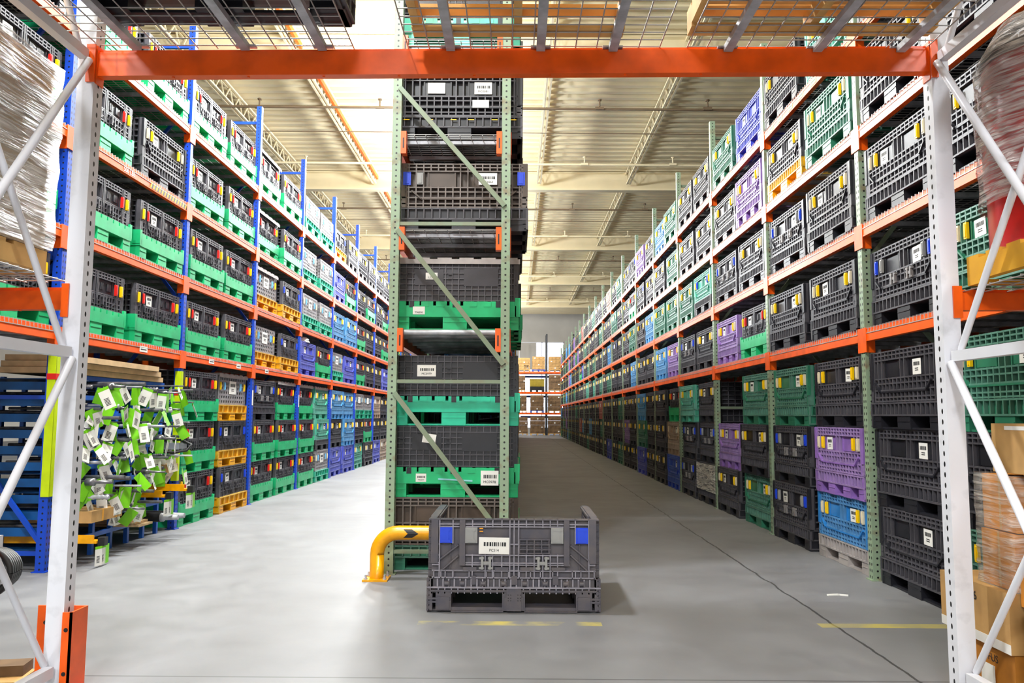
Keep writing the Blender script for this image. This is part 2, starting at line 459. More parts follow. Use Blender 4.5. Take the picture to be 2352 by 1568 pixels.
def sleeve(mb, style, z0, m=0, far=False, back=True, mr=1):
    i = .006 if style == 'K' else .02
    fs = 2 if far else 1
    if style == 'G':
        wins = [(-.32, -.06, .4, .545), (.06, .32, .4, .545)]
        xs = frange(-W / 2 + i + .006, W / 2 - i - .006, 19 // fs + 1); zs = [z0 + .006, .33, .385, .4, .548, .575, .604]
        if not far: zs.insert(1, .29)
        t = .011
    elif style == 'W':
        wins = [(-.13, .13, .36, .55)]
        xs = frange(-W / 2 + i + .014, W / 2 - i - .014, 13 if not far else 9); zs = frange(z0 + .014, .597, 7 if not far else 5); t = .028
    else:
        wins = [(-.31, -.07, .4, .535), (.07, .31, .4, .535)]
        xs = frange(-W / 2 + i + .006, W / 2 - i - .006, 17 // fs + 1); zs = [z0 + .008, .3, .352, .392, .54, .574, .604]
        if not far: zs.insert(1, .245)
        t = .011
    mb.T = None
    fy = i
    mb.box(-W / 2 + i, fy + .046, z0, W / 2 - i, fy + .058, .605, m)
    ribs(mb, -W / 2 + i, W / 2 - i, z0, .61, xs, zs, wins, fy, .048, t, mr)
    for (a, c, e, g) in wins:
        if style != 'W':
            mb.box(a, fy + .012, e, a + .012, fy + .03, g, m); mb.box(c - .012, fy + .012, e, c, fy + .03, g, m)
            mb.box(a + .012, fy + .02, e + .004, c - .012, fy + .048, g - .004, m)
    if style == 'K':
        for s_ in (-1, 1):
            mb.box(s_ * (W / 2 - .024) - .02, fy - .006, .31, s_ * (W / 2 - .024) + .02, fy + .02, .605, m)
            if not far:
                mb.bar((s_ * .44, fy, .36), (s_ * .36, fy, .288), .012, .03, m, up=(0, 1, 0))
        if not far: mb.box(-.36, fy - .004, .281, .36, fy + .02, .294, m)
    if style == 'G' and not far:
        for s_ in (-1, 1):
            mb.box(s_ * .375 - .009, fy - .003, z0, s_ * .375 + .009, fy + .02, .6, m)
            mb.bar((s_ * .365, fy - .004, .43), (s_ * .34, fy - .004, .34), .008, .008, m, up=(0, 1, 0))
            mb.bar((s_ * .34, fy - .004, .34), (s_ * .27, fy - .004, .29), .008, .008, m, up=(0, 1, 0))
        mb.box(-.01, fy - .002, z0 + .03, .01, fy + .02, .6, m)
        for dx in (-.2, -.16, .1, .2): mb.box(.19 + dx * .4 - .02, fy + .012, .44, .19 + dx * .4 + .015, fy + .022, .51, m)
    for sg in (-1, 1):
        mb.T = Tside(sg); L = D / 2 - i
        mb.box(-L, i + .044, z0, L, i + .058, .605, m)
        ribs(mb, -L, L, z0, .61, frange(-L + .007, L - .007, 7 if far else 11), frange(z0 + .01, .6, 5 if far else 7), (), i, .046, .012, mr)
    if back:
        mb.T = Tback; mb.box(-W / 2 + i, i + .0, z0, W / 2 - i, i + .03, .605, m)
    mb.T = None
    return fy


def label_mb(w_, h_, mbars=True):
    mb = MB(); mb.box(-w_ / 2, 0, -h_ / 2, w_ / 2, .003, h_ / 2, 0)
    if mbars:
        rr = random.Random(3); x = -w_ * .36
        while x < w_ * .36:
            bw = rr.choice((.004, .006, .009)) * w_ / .17; mb.box(x, -.001, h_ * .06, x + bw, 0.0005, h_ * .3, 1); x += bw + rr.choice((.004, .006)) * w_ / .17
        for k_ in range(2): mb.box(-w_ * .2, -.001, -h_ * (.14 + .12 * k_), w_ * .2, 0.0005, -h_ * (.09 + .12 * k_), 1)
    return mb


def lid_mb():
    mb = MB(); mb.box(-W / 2, 0, .612, W / 2, D, .63)
    mb.box(-W / 2, -.006, .585, W / 2, .002, .628)
    for x in frange(-W / 2 + .08, W / 2 - .08, 6): mb.box(x - .06, .0, .63, x + .06, D, .642)
    return mb


TPL = {}


def latch_mb(w_=.032, h_=.108):
    mb = MB(); mb.box(-w_ / 2, 0, -h_ / 2, w_ / 2, .02, h_ / 2); mb.box(-w_ / 2 + .007, -.005, -h_ / 2 + .012, w_ / 2 - .007, 0, h_ / 2 - .012)
    return mb


def clip_mb():
    mb = MB()
    for s_ in (-1, 1):
        mb.box(s_ * .026 - .008, -.01, -.042, s_ * .026 + .008, .012, .042)
        mb.box(s_ * .03 - .016, -.008, .026, s_ * .03 + .016, .01, .04); mb.box(s_ * .03 - .016, -.008, -.04, s_ * .03 + .016, .01, -.026)
    mb.box(-.03, -.006, -.01, .03, .01, .01)
    return mb


# code: style, sleeve colour, base kind, base colour, inner latch, outer latch, words
KIND = {
    'g': ('G', 'black', 'g', 'green', 'red', 'lyellow', 'black container with green base'),
    'c': ('G', 'black', 'k', 'black', 'lsky', 'lyellow', 'black container with sky blue latches'),
    'k': ('K', 'black', 'k', 'black', 'lyellow', 'cream', 'black container with yellow latches'),
    'K': ('K', 'black', 'k', 'black', 'lgrey', 'lblue', 'black container with blue latches'),
    'q': ('K', 'black', 'k', 'black', None, None, 'black container without coloured latches'),
    'y': ('W', 'grey', 'y', 'yellow', 'lsky', 'lyellow', 'grey lattice container with yellow base'),
    'Y': ('G', 'black', 'y', 'yellow', None, 'lblue', 'black container with yellow base'),
    't': ('W', 'grey', 'y', 'tealbase', 'lsky', 'cream', 'grey lattice container with teal base'),
    'T': ('K', 'teal', 'k', 'teal', 'lyellow', 'cream', 'light teal container'),
    'E': ('K', 'dkgreen', 'k', 'dkgreen', 'lyellow', 'cream', 'dark green container'),
    'P': ('K', 'purple', 'k4', 'purple', 'lyellow', 'cream', 'purple container'),
    'v': ('K', 'violet', 'k', 'violet', None, None, 'violet blue container'),
    's': ('K', 'sky', 'k4', 'sky', 'lyellow', 'cream', 'sky blue container'),
    'b': ('K', 'tan', 'k4', 'tan', None, 'cream', 'tan container'),
    'r': ('K', 'royal', 'k4', 'royal', None, None, 'royal blue container'),
    'o': ('K', 'salmon', 'k', 'salmon', None, None, 'salmon red container'),
    'U': ('K', 'teal', 'k', 'black', 'lblue', 'lyellow', 'teal container with black base'),
    'B': ('K', 'blue', 'k', 'ltgrey', 'lyellow', 'cream', 'blue container with grey base'),
    'Z': ('K', 'black', 'k', 'yellow', 'lyellow', 'cream', 'black container with yellow base'),
    'd': ('K', 'graphite', 'k', 'graphite', 'lyellow', 'lyellow', 'charcoal grey container'),
}
BASEZ = {'g': .255, 'k': .207, 'k4': .207, 'y': .215}


def base_mb(bk, mb, m=0, far=False, mr=1):
    if bk == 'g': g_base(mb, m, far)
    elif bk == 'y': k_base(mb, m, far, 3, .215, .14, mr)
    else: k_base(mb, m, far, 4 if bk == 'k4' else 3, mr=mr)


def tpl(key, fn):
    if key not in TPL: TPL[key] = fn()
    return TPL[key]


def latch_x(style): return ((.355, .455) if style == 'G' else (.335, .43)) if style != 'W' else (.3, .45)


def far_mesh(code):
    st, sc, bk, bc, l1, l2, wd = KIND[code]
    mb = MB(); base_mb(bk, mb, 1, True, 6); fy = sleeve(mb, st, BASEZ[bk], 0, True, True, 5)
    lx = latch_x(st)
    for j, (lc, x) in enumerate(((l1, lx[0]), (l2, lx[1]))):
        if lc:
            for s_ in (-1, 1): mb.box(s_ * x - .02, fy - .006, .41, s_ * x + .02, fy + .01, .52, 2 + j)
    if st == 'W': mb.box(-.12, fy - .002, .38, .12, fy + .01, .54, 4)
    else: mb.box(-.27, fy + .006, .41, -.13, fy + .016, .52, 4)
    return mb.mesh('bulk_container', [PL[sc], PL[bc], PL[l1 or 'black'], PL[l2 or 'black'], M_label, RB[sc], RB[bc]])


def make_bin(code, loc, rot, label, group, far=False, lid=False, lab=True, dx=0):
    st, sc, bk, bc, l1, l2, wd = KIND[code]
    if far:
        me = tpl(('far', code), lambda: far_mesh(code))
        o = inst('bulk_container', me, None, loc, rot); tag(o, label, 'container', group)
        if lid: inst('lid', tpl('lid', lambda: lid_mb().mesh('lid', [PL['ltgrey']])), o)
        return o
    o = thing('bulk_container', label, 'container', loc, rot, group)

    def bm():
        mb = MB(); base_mb(bk, mb); return mb.mesh('pallet_base', [PL[bc], RB[bc]])

    def smh():
        mb = MB(); sleeve(mb, st, BASEZ[bk]); return mb.mesh('sleeve_wall', [PL[sc], RB[sc]])
    p = inst('pallet_base', tpl(('base', bk), bm), o); setm(p, [PL[bc], RB[bc]])
    p = inst('sleeve_wall', tpl(('slv', st, bk), smh), o); setm(p, [PL[sc], RB[sc]])
    fy = .006 if st == 'K' else .02
    lx = latch_x(st)
    lm = tpl('latch', lambda: latch_mb().mesh('latch', [PL['red']]))
    for lc, x in ((l1, lx[0]), (l2, lx[1])):
        if lc:
            for s_ in (-1, 1):
                q = inst('latch', lm, o, (s_ * x, fy - .012, .468)); setm(q, [PL[lc]])
                q['label'] = {'red': 'red', 'lyellow': 'yellow', 'cream': 'cream', 'lblue': 'blue', 'lgrey': 'grey', 'lsky': 'sky blue'}[lc] + ' latch'
    if st == 'W':
        inst('label_card', tpl('labW', lambda: label_mb(.25, .18).mesh('label_card', [M_label, M_ink])), o, (0, fy - .004, .455))
    elif lab:
        sx = -.2 if st == 'G' else (R.choice((-.2, .2)))
        if code == 'q': sx = .2
        inst('label_card', tpl('lab', lambda: label_mb(.12, .115).mesh('label_card', [M_label, M_ink])), o, (sx + R.uniform(-.02, .02), fy + .013, .462), (0, R.uniform(-.05, .05), 0))
    if code in 'gYKc':
        cm = tpl('clip', lambda: clip_mb().mesh('hinge_clip', [PL['graphite']]))
        for s_ in (-1, 1):
            q = inst('hinge_clip', cm, o, (s_ * .13, fy - .008, .335)); setm(q, [PL['grey'] if code == 'K' else PL['graphite']])
    if lid:
        inst('lid', tpl('lid', lambda: lid_mb().mesh('lid', [PL['ltgrey']])), o)
    return o


ORD = ['zeroth', 'first', 'second', 'third', 'fourth', 'fifth', 'sixth', 'seventh', 'eighth', 'ninth', 'tenth', 'eleventh', 'twelfth', 'thirteenth', 'fourteenth']
XL, XR, YL, YR, PITCH = -3.906, 2.898, 9.222, 6.600, 2.515
ZL = [1.852, 2.733, 3.612, 4.553]; ZR = [1.858, 2.735, 3.584, 4.454]
POSTW = .076

# contents: per bay, shelves 1-4 as "near far", then floor near stack (bottom..top), floor far stack
LEFT = {  # bay index: 0 = before post A, 1 = tag rack bay ...
    0: ['. g', '. g', '. g', '. k', '', ''],
    1: ['g g', 'g g', 'g k', 'g g', '', ''],
    2: ['g g', 'g g', 'g g', 'g g', 'g g g', 'Y Y y^'],
    3: ['y Y', 'y^ Y', 'g^ g', 'g^ g', 'g g K', 'g g g^'],
    4: ['v g', 't t', 't t', 't t', 'g g g^', 't U T^'],
    5: ['t v', 's s', 'v g', 'Y d', 'v k s', 'v s s'],
    6: ['g k', 'g k', 'k g', 'k k', 'T k t', 'k g t'],
    7: ['k v', 'k g', 'k g', 'k k', 'v k b', 'b k k'],
}
RIGHT = {
    0: ['E K', 'k k', 'k k', 'E k', 'E q E', 'q q q'],
    1: ['k k', 'k K', 'E Z', 'T k', 'B P k', 'K K E'],
    2: ['g P', 'k K', 'P k', 'v E', 'E k E', 'k P q'],
    3: ['k K', 'U E', 'k k', 'k k', 'q K k', 'K K T'],
    4: ['P s', 'E E', 'E k', 'E s', 'r b g', 'k k k'],
    5: ['k k', 's k', 'k K', 'k P', 'k k k', 'v E s'],
    6: ['s k', 'E k', 'g k', 'K k', 'k k k', 'k P k'],
    7: ['k k', 'k K', 'k E', 'E k', 'E k E', 'k k k'],
    8: ['E k', 's k', 'k k', 'b k', 'v k k', 'k k d'],
    9: ['E k', 'k k', 'E k', 'k k', 'k E o', 'k k k'],
    10: ['T k', 'E k', 'k k', 'E k', 'k k k', 'k s k'],
    11: ['T d', 'E k', 'k E', 'k k', 'E k k', 'k k d'],
    12: ['k k', 'v g', 'k k', 'o E', 'k s k', 'k o k'],
}
LVL = ['first', 'second', 'third', 'fourth']
GRP_L = 'bulk containers in the blue-post rack'; GRP_R = 'bulk containers in the sage-post rack'


def put(side, bay, code, near, z, where, group, far, ex=0.0):
    lid = code.endswith('^'); code = code[0]
    if lid: ex += .02
    if code == '.': return
    y0 = (YL if side < 0 else YR) + (bay - (2 if side < 0 else 1)) * PITCH + POSTW
    yc = y0 + (PITCH - POSTW) * (.245 if near else .755) + R.uniform(-.015, .015)
    rk = 'blue-post' if side < 0 else 'sage-post'
    bt = ORD[bay + 1]
    lab = '%s, %s, %s bay of %s rack, %s half' % (KIND[code][6], where, bt, rk, 'nearer' if near else 'farther')
    x = XL - .02 - ex if side < 0 else XR + .02 + ex
    x += R.uniform(-.015, .03) * (1 if side < 0 else -1)
    rot = (math.pi / 2 if side < 0 else -math.pi / 2) + rad(R.uniform(-.7, .7))
    o = make_bin(code, (x, yc, z), rot, lab, group, far, lid)
    return o


BINS = {}
for side, tab, zz, grp in ((-1, LEFT, ZL, GRP_L), (1, RIGHT, ZR, GRP_R)):
    for bay, rows in tab.items():
        far = bay > (5 if side < 0 else 6)
        for lv in range(4):
            n_, f_ = rows[lv].split()
            BINS[side, bay, lv, 0] = put(side, bay, n_, True, zz[lv] + .202, LVL[lv] + ' shelf', grp, far)
            BINS[side, bay, lv, 1] = put(side, bay, f_, False, zz[lv] + .202, LVL[lv] + ' shelf', grp, far)
        for k_, near in ((4, True), (5, False)):
            for i, c_ in enumerate(rows[k_].split()):
                ex = .42 if (side, bay, k_, i) == (1, 2, 5, 2) else 0
                BINS[side, bay, k_, i] = put(side, bay, c_, near, .002 + i * .613, 'floor stack ' + ('bottom', 'middle', 'top')[i], grp, far, ex)

# the containers beyond those: far bays, and the deep bays behind the middle rack's end, as one mass
mass = MB()


def mass_bin(x, y, z, facing, rr):
    u = rr.random()
    ci = 0 if u < .68 else (1 if u < .84 else (2 if u < .92 else 3))
    sg = 1 if facing > 0 else -1          # +1: front looks along +x
    x0, x1 = (x - 1.08, x) if sg > 0 else (x, x + 1.08)
    y0, y1 = y - .57, y + .57
    mass.box(x0 + .01, y0 + .01, z + .1, x1 - .01, y1 - .01, z + .6, ci)
    fx = x1 if sg > 0 else x0
    for zz in (.1, .2, .3, .39, .54, .6):
        mass.box(min(fx, fx - sg * .02), y0, z + zz - .008, max(fx, fx - sg * .02), y1, z + zz + .006, ci)
    for yy in frange(y0 + .01, y1 - .01, 9): mass.box(min(fx, fx - sg * .015), yy - .008, z + .1, max(fx, fx - sg * .015), yy + .008, z + .6, ci)
    for ya in (y0 + .01, y - .1, y1 - .17):
        for xa in (x0 + .01, x1 - .17): mass.box(xa, ya, z, xa + .15, ya + .16, z + .1, ci)
    for s_ in (-.36, .3): mass.box(min(fx, fx + sg * .005), y + s_, z + .42, max(fx, fx + sg * .005), y + s_ + .05, z + .51, 4)


rr = random.Random(11)
for bay in range(13, 19):
    for near in (.245, .755):
        y = YR + (bay - 1) * PITCH + POSTW + (PITCH - POSTW) * near
        for z in [v + .202 for v in ZR] + [.002, .615, 1.228]: mass_bin(XR + .02, y, z, -1, rr)
for bay in range(8, 11):
    for near in (.245, .755):
        y = YL + (bay - 2) * PITCH + POSTW + (PITCH - POSTW) * near
        for z in [v + .202 for v in ZL] + [.002, .615, 1.228]: mass_bin(XL - .02, y, z, 1, rr)
XC0, XC1, YC = -1.09, -.06, 6.72
for bay in range(1, 17):
    for near in (.245, .755):
        y = YC + bay * PITCH + POSTW + (PITCH - POSTW) * near
        for z in [v + .202 for v in ZR] + [.002, .615, 1.228]: mass_bin(XC1 + .03, y, z, 1, rr)
tag(mass.obj('bulk_container', [PL['black'], PL['dkgreen'], PL['sky'], PL['purple'], PL['lyellow']]),
    'mass of black, green, blue and purple containers filling the farthest bays of the racks', 'containers', kind='stuff')


# ------------------------------------------------------------------ pallet racks
def deck_mb(depth, length):
    """wire deck: local x 0..depth into the rack, y 0..length"""
    mb = MB()
    for y in frange(.16, length - .16, 6): mb.box(.03, y - .02, -.045, depth - .03, y + .02, -.012, 1)
    for y in frange(.02, length - .02, 46): mb.box(-.03, y - .0028, -.004, depth, y + .0028, .002)
    for x in frange(.05, depth - .02, 10): mb.box(x - .003, .02, -.01, x + .003, length - .02, -.004)
    for y in frange(.02, length - .02, 46): mb.box(-.034, y - .0028, -.045, -.029, y + .0028, .002)
    mb.box(-.036, .02, -.048, -.03, length - .02, -.042)
    return mb


def beam_mb(length):
    """step beam: local y 0..length, front face at x=0 looking to -x, top at z=0"""
    mb = MB()
    mb.box(0, 0, -.105, .045, length, -.022); mb.box(.016, 0, -.022, .045, length, 0)
    mb.box(-.002, 0, -.108, .045, length, -.1)
    for y0 in (-.03, length - .03):
        mb.box(-.006, y0 - .01, -.2, 0, y0 + .07, .004)
    for y0, y1 in ((0, .006), (length - .006, length)):
        mb.box(-.004, y0, -.2, .085, y1, -.1); mb.box(-.004, y0, -.1, .045, y1, .004)
    return mb


def brace_mb(depth, top):
    mb = MB(); z = .25; up = True
    mb.bar((0, 0, .15), (depth, 0, .15), .03, .035)
    k_ = 0
    while z + 1.25 < top:
        a, c = ((0, depth) if k_ % 2 == 0 else (depth, 0))
        mb.bar((a, 0, z), (c, 0, z + 1.15), .03, .035); z += 1.2; k_ += 1
        mb.bar((0, 0, z), (depth, 0, z), .03, .035)
    return mb


def strut_mb(depth, top):
    mb = MB(); mb.bar((0, 0, top - .25), (depth, 0, top - .25), .03, .04); return mb


def post_mb(h, s_=POSTW):
    mb = MB(); mb.box(-s_ / 2, -s_ / 2, 0.006, s_ / 2, s_ / 2, h); mb.box(-s_ / 2 - .02, -s_ / 2 - .02, 0, s_ / 2 + .02, s_ / 2 + .02, .008)
    return mb


def rack(label, xf, sg, y0, bays, zs, mp, mbrace, tops, skip=(), depth=1.07):
    """xf: aisle face x, sg=+1: rack extends to +x"""
    root = thing('pallet_rack', label, 'rack', (xf, y0, 0))
    L = PITCH - POSTW
    pm = {}
    bme = beam_mb(L).mesh('cross_beam', [M_orange]); dme = deck_mb(depth - .06, L).mesh('wire_deck', [M_wire, M_galv])
    fl = 0 if sg > 0 else math.pi
    for i in range(bays + 1):
        h = tops(i)
        if h not in pm: pm[h] = (post_mb(h).mesh('upright_post', [mp]), brace_mb(depth - POSTW * 2, h).mesh('brace', [mbrace]), strut_mb(depth - POSTW * 2, h).mesh('top_strut', [mbrace]))
        f = inst('upright_post', pm[h][0], root, (sg * POSTW / 2, i * PITCH + POSTW / 2, 0))
        r_ = inst('upright_post', pm[h][0], root, (sg * (depth - POSTW / 2), i * PITCH + POSTW / 2, 0))
        bb = inst('brace', pm[h][1], f, (POSTW / 2 if sg > 0 else -POSTW / 2, 0, 0), fl); inst('top_strut', pm[h][2], f, (POSTW / 2 if sg > 0 else -POSTW / 2, 0, 0), fl)
    for i in range(bays):
        for z in zs:
            if (i, z) in skip: continue
            zt = z + .195
            yb = i * PITCH + POSTW
            inst('cross_beam', bme, root, (-sg * .002, yb if sg > 0 else yb + L, zt), fl)
            inst('cross_beam', bme, root, (sg * (depth + .002), yb + L if sg > 0 else yb, zt), fl + math.pi)
            inst('wire_deck', dme, root, (sg * .03, yb if sg > 0 else yb + L, zt + .003), fl)
    return root


RACKL = rack('long pallet rack with blue posts and orange beams', XL, -1, YL - 2 * PITCH, 11, ZL, M_pb, M_blue,
     lambda i: 6.0 if i >= 2 else 6.4)
RACKR = rack('long pallet rack with sage green posts and orange beams', XR, 1, YR - PITCH, 19, ZR, M_pg, M_sage, lambda i: 5.75)

M_grl = mat('green_shelf_label', (176, 226, 140), .6, 0, 0)
for bay in range(1, 7):
    y0 = (bay) * PITCH + POSTW
    for k_ in range(7 if bay % 2 else 6):
        mb = MB(); yy = y0 + .12 + k_ * .33 + R.uniform(-.03, .03); zt = ZR[3] + .195
        mb.box(-.0055, yy, zt - .088, -.003, yy + .14, zt - .03); mb.box(-.006, yy + .02, zt - .06, -.0054, yy + .12, zt - .052, 1)
        mb.obj('shelf_label', [M_grl if bay in (1, 3, 5) else M_label, M_ink], RACKR)
for bay, lv, ys in ((2, 0, (.75, 1.75)), (3, 0, (.5,)), (1, 0, (1.4,))):
    for yy in ys:
        y0 = bay * PITCH + POSTW + yy; mb = MB(); zt = ZL[lv] + .195
        mb.box(.003, y0, zt - .09, .0055, y0 + .17, zt - .03); mb.box(.0055, y0 + .02, zt - .07, .006, y0 + .15, zt - .058, 1); mb.obj('shelf_label', [M_label, M_ink], RACKL)
y0 = PITCH + POSTW; zt = ZL[2] + .195
for k_ in range(14):
    mb = MB(); ya = y0 + 1.45 + k_ * .068
    mb.add([(.0045, ya, zt - .095), (.0045, ya + .034, zt - .095), (.0045, ya + .062, zt - .03), (.0045, ya + .028, zt - .03)], [(0, 1, 2, 3)]); mb.add([(.0045, ya + .034, zt - .095), (.0045, ya + .068, zt - .095), (.0045, ya + .096, zt - .03), (.0045, ya + .062, zt - .03)], [(0, 1, 2, 3)], 1)
    mb.obj('hazard_stripe', [M_yel, M_dark], RACKL)
t_ = text('506 LBS', .07, RACKL, (.0045, y0 + 1.0, zt - .092), (math.pi / 2, 0, math.pi / 2), M_label)
for i in range(3, 9):
    for z in (1.45, 5.0):
        mb = MB(); mb.box(.001, i * PITCH + .014, z, .003, i * PITCH + .062, z + .22); mb.obj('post_label', M_label, RACKL)

# ---- middle rack, seen end on
root = thing('pallet_rack', 'end-on middle pallet rack with rusty sage green posts and diagonal brace', 'rack', (0, 0, 0))
dC = XC1 - XC0
pmeC = post_mb(6.0).mesh('upright_post', [M_pg])
beC = beam_mb(PITCH - POSTW).mesh('cross_beam', [M_orange])
dkC = deck_mb(dC - .06, PITCH - POSTW).mesh('wire_deck', [M_wire, M_galv])
for i in range(0, 18):
    y = YC + i * PITCH + POSTW / 2
    pl_ = inst('upright_post', pmeC, root, (XC0 + POSTW / 2, y, 0)); inst('upright_post', pmeC, root, (XC1 - POSTW / 2, y, 0))
    if i == 0:
        def zc(v): return 1.313 + (957 - v) / 1826.0 * 6.75
        for za, zb in ((zc(185), zc(470)), (zc(527), zc(840)), (zc(905), zc(1225))):
            b = MB(); b.bar((XC0 + .06, YC - .012, za), (XC1 - .05, YC - .012, zb), .04, .022, up=(0, 1, 0)); b.obj('brace', M_sage, pl_, (-pl_.location.x, -pl_.location.y, 0))
        for zh in (zc(511), zc(879), zc(1262)):
            b = MB(); b.box(XC0 + POSTW, YC + .01, zh - .015, XC1 - POSTW, YC + .04, zh + .015); b.obj('brace', M_sage, pl_, (-pl_.location.x, -pl_.location.y, 0))
    if i == 17: continue
    yb = YC + i * PITCH + POSTW
    for z in ZR:
        zt = z + .195
        inst('cross_beam', beC, root, (XC0 - .002, yb, zt)); inst('cross_beam', beC, root, (XC1 + .002, yb + PITCH - POSTW, zt), math.pi)
        if i < 2 and z > 2: inst('wire_deck', dkC, root, (XC0 + .03, yb, zt + .003))
        elif i < 1:
            for k_ in range(7):
                b = MB(); yy = yb + .1 + k_ * .34
                b.tube([(XC0 + .05, yy, zt - .02), (XC1 - .05, yy, zt - .02)], .026, 8); b.obj('deck_bar', M_galv, root)
        if i == 0:   # end plates of the beams that show on the end frame
            for xx in (XC0 + POSTW - .002, XC1 - POSTW - .046):
                b = MB(); b.box(xx, YC - .004, zt - .2, xx + .048, YC + POSTW, zt - .0); b.box(xx + .018, YC - .006, zt - .15, xx + .03, YC - .004, zt - .06, 1)
                b.obj('beam_end_plate', [M_orange, M_dark], root)

XCm = (-1.115 + .03) / 2
GC = 'bulk containers in the middle rack'


def cbin(code, x, y, z, label, cols=None):
    st, sc, bk, bc, l1, l2, wd = KIND[code]
    o = thing('bulk_container', label, 'container', (x, y, z), 0, GC); o.scale = (1.055, 1, 1)

    def plain():
        mb = MB(); z0 = BASEZ[bk]; i = .012
        mb.box(-W / 2 + i, .034, z0, W / 2 - i, .046, .605)
        xs = frange(-W / 2 + i + .006, W / 2 - i - .006, 20)
        zs = frange(z0 + .008, .604, 8)
        wins = [(-.34, -.1, .4, .54), (.07, .36, .39, .55)]
        ribs(mb, -W / 2 + i, W / 2 - i, z0, .61, xs, zs, wins, .02, .02, .007, 1)
        for a, c, e, g in wins: mb.box(a, .024, e, c, .034, g)
        for a in (-.42, -.04, .42):
            for zz in (.5, .46): mb.box(a - .02, .016, zz - .008, a + .02, .022, zz + .008)
        for sg in (-1, 1):
            mb.T = Tside(sg); L = D / 2 - i
            mb.box(-L, i + .02, z0, L, i + .04, .605)
            ribs(mb, -L, L, z0, .61, frange(-L + .007, L - .007, 9), frange(z0 + .01, .6, 6), (), i, .024, .012)
        mb.T = Tback; mb.box(-W / 2 + i, i, z0, W / 2 - i, i + .03, .605); mb.T = None
        return mb.mesh('sleeve_wall', [PL['graphite'], RB['graphite']])
    if bk == 'g':
        ks_ = (cols or {}).get('s', 'black'); p = inst('sleeve_wall', tpl('cplain', plain), o); setm(p, [PL[ks_], RB[ks_]])

        def gb():
            mb = MB(); g_base(mb)
            for a in (-.36, 0, .36): mb.box(a - .02, -.003, .2, a + .02, .004, .252, 1)
            for a in (-.25, -.12, .15, .27): mb.box(a - .032, -.003, .205, a + .032, .004, .25)
            return mb.mesh('pallet_base', [PL['green'], PL['black']])
        p = inst('pallet_base', tpl('cgb', gb), o); setm(p, [PL[(cols or {}).get('b', 'green')], PL['black']])
    else:
        kb_ = (cols or {}).get('b', 'black'); ks_ = (cols or {}).get('s', 'black')
        mb = MB(); base_mb(bk, mb)
        inst('pallet_base', mb.mesh('pallet_base', [PL[kb_], RB[kb_]]), o)
        mb = MB(); sleeve(mb, st, BASEZ[bk]); inst('sleeve_wall', mb.mesh('sleeve_wall', [PL[ks_], RB[ks_]]), o)
    return o


def card(o, x, z, w_, h_, txt=None, y=-.004, bars=True, rot=0, ts=None):
    q = inst('label_card', label_mb(w_, h_, bars and not txt or bars).mesh('label_card', [M_label, M_ink]) if not txt else cardtxt_mesh(w_, h_, bars), o, (x, y, z), (0, rot, 0))
    if txt: text(txt, ts or h_ * .24, q, (0, -.0012, -h_ * .34), (math.pi / 2, 0, 0))
    return q


def cardtxt_mesh(w_, h_, bars):
    mb = MB(); mb.box(-w_ / 2, 0, -h_ / 2, w_ / 2, .003, h_ / 2)
    if bars:
        rr_ = random.Random(5); x = -w_ * .34
        while x < w_ * .34:
            bw = rr_.choice((.004, .006, .01)) * w_ / .17; mb.box(x, -.001, -h_ * .02, x + bw, .0005, h_ * .22, 1); x += bw + rr_.choice((.004, .006)) * w_ / .17
    return mb.mesh('label_card', [M_label, M_ink])


yb_ = 6.92
o = cbin('K', XCm, yb_, .002, 'dusty grey container with green base at the foot of the middle rack', {'s': 'brownblack', 'b': 'dkgreen'})
o = cbin('g', XCm, yb_, .615, 'black container on green base labelled MC0978 in the middle rack', {})
card(o, .3, .165, .145, .125, 'MC0978'); card(o, -.26, .165, .085, .07, 'T96297', ts=.016); card(o, -.2, .5, .11, .08, None, .018, False, .15)
b = MB(); b.bar((-.12, -.003, .155), (.16, -.003, .14), .012, .004, up=(0, 1, 0)); b.obj('tape_strip', mat('pale_blue_tape', (150, 214, 224), .4), o)
o = cbin('g', XCm, yb_, 1.228, 'black container on teal green base labelled MC0979 in the middle rack', {'b': 'tealbase'})
card(o, -.23, .475, .155, .1, 'MC0979', .018)
o = cbin('g', XCm, yb_, ZR[0] + .202, 'lidded dark grey container on green base labelled T96290 in the middle rack', {'s': 'graphite'})
card(o, -.3, .17, .1, .07, 'T96290', bars=False, ts=.022); card(o, -.2, .48, .1, .06, 'LOO', .018, False, ts=.026)
inst('lid', tpl('lid', lambda: lid_mb().mesh('lid', [PL['ltgrey']])), o); setm(o.children[-1], [PL['graphite']])
o = cbin('K', XCm + .07, yb_ - .03, ZR[1] + .202, 'brown-stained black container with blue latches labelled MC0563 in the middle rack', {'s': 'brownblack'})
for s_ in (-1, 1):
    q = inst('latch', tpl('latch', None), o, (s_ * .48, -.006, .47)); q.scale = (2, 1, 1.1); setm(q, [PL['lblue']])
    q = inst('latch', tpl('latch', None), o, (s_ * .37, -.006, .47)); q.scale = (1.6, 1, 1.0); setm(q, [PL['lgrey']])
card(o, .2, .47, .155, .105, 'MC0563', .004)
o = cbin('q', XCm + .02, yb_, ZR[2] + .202, 'black container with two white labels on the third shelf of the middle rack')
card(o, -.2, .47, .15, .1, None, .012, False); card(o, .2, .47, .15, .11, 'MC0581', .012); card(o, .18, .32, .14, .07, None, -.002, False)
for a in (-.45, -.25, -.05, .1, .3, .46):
    b = MB(); b.box(a - .025, -.004, .168, a + .025, 0, .176); b.obj('clip', PL['lyellow'], o)['label'] = 'yellow clip'
o = cbin('g', XCm, yb_, ZR[3] + .202, 'container on teal green base on the top shelf of the middle rack', {'b': 'mint'})
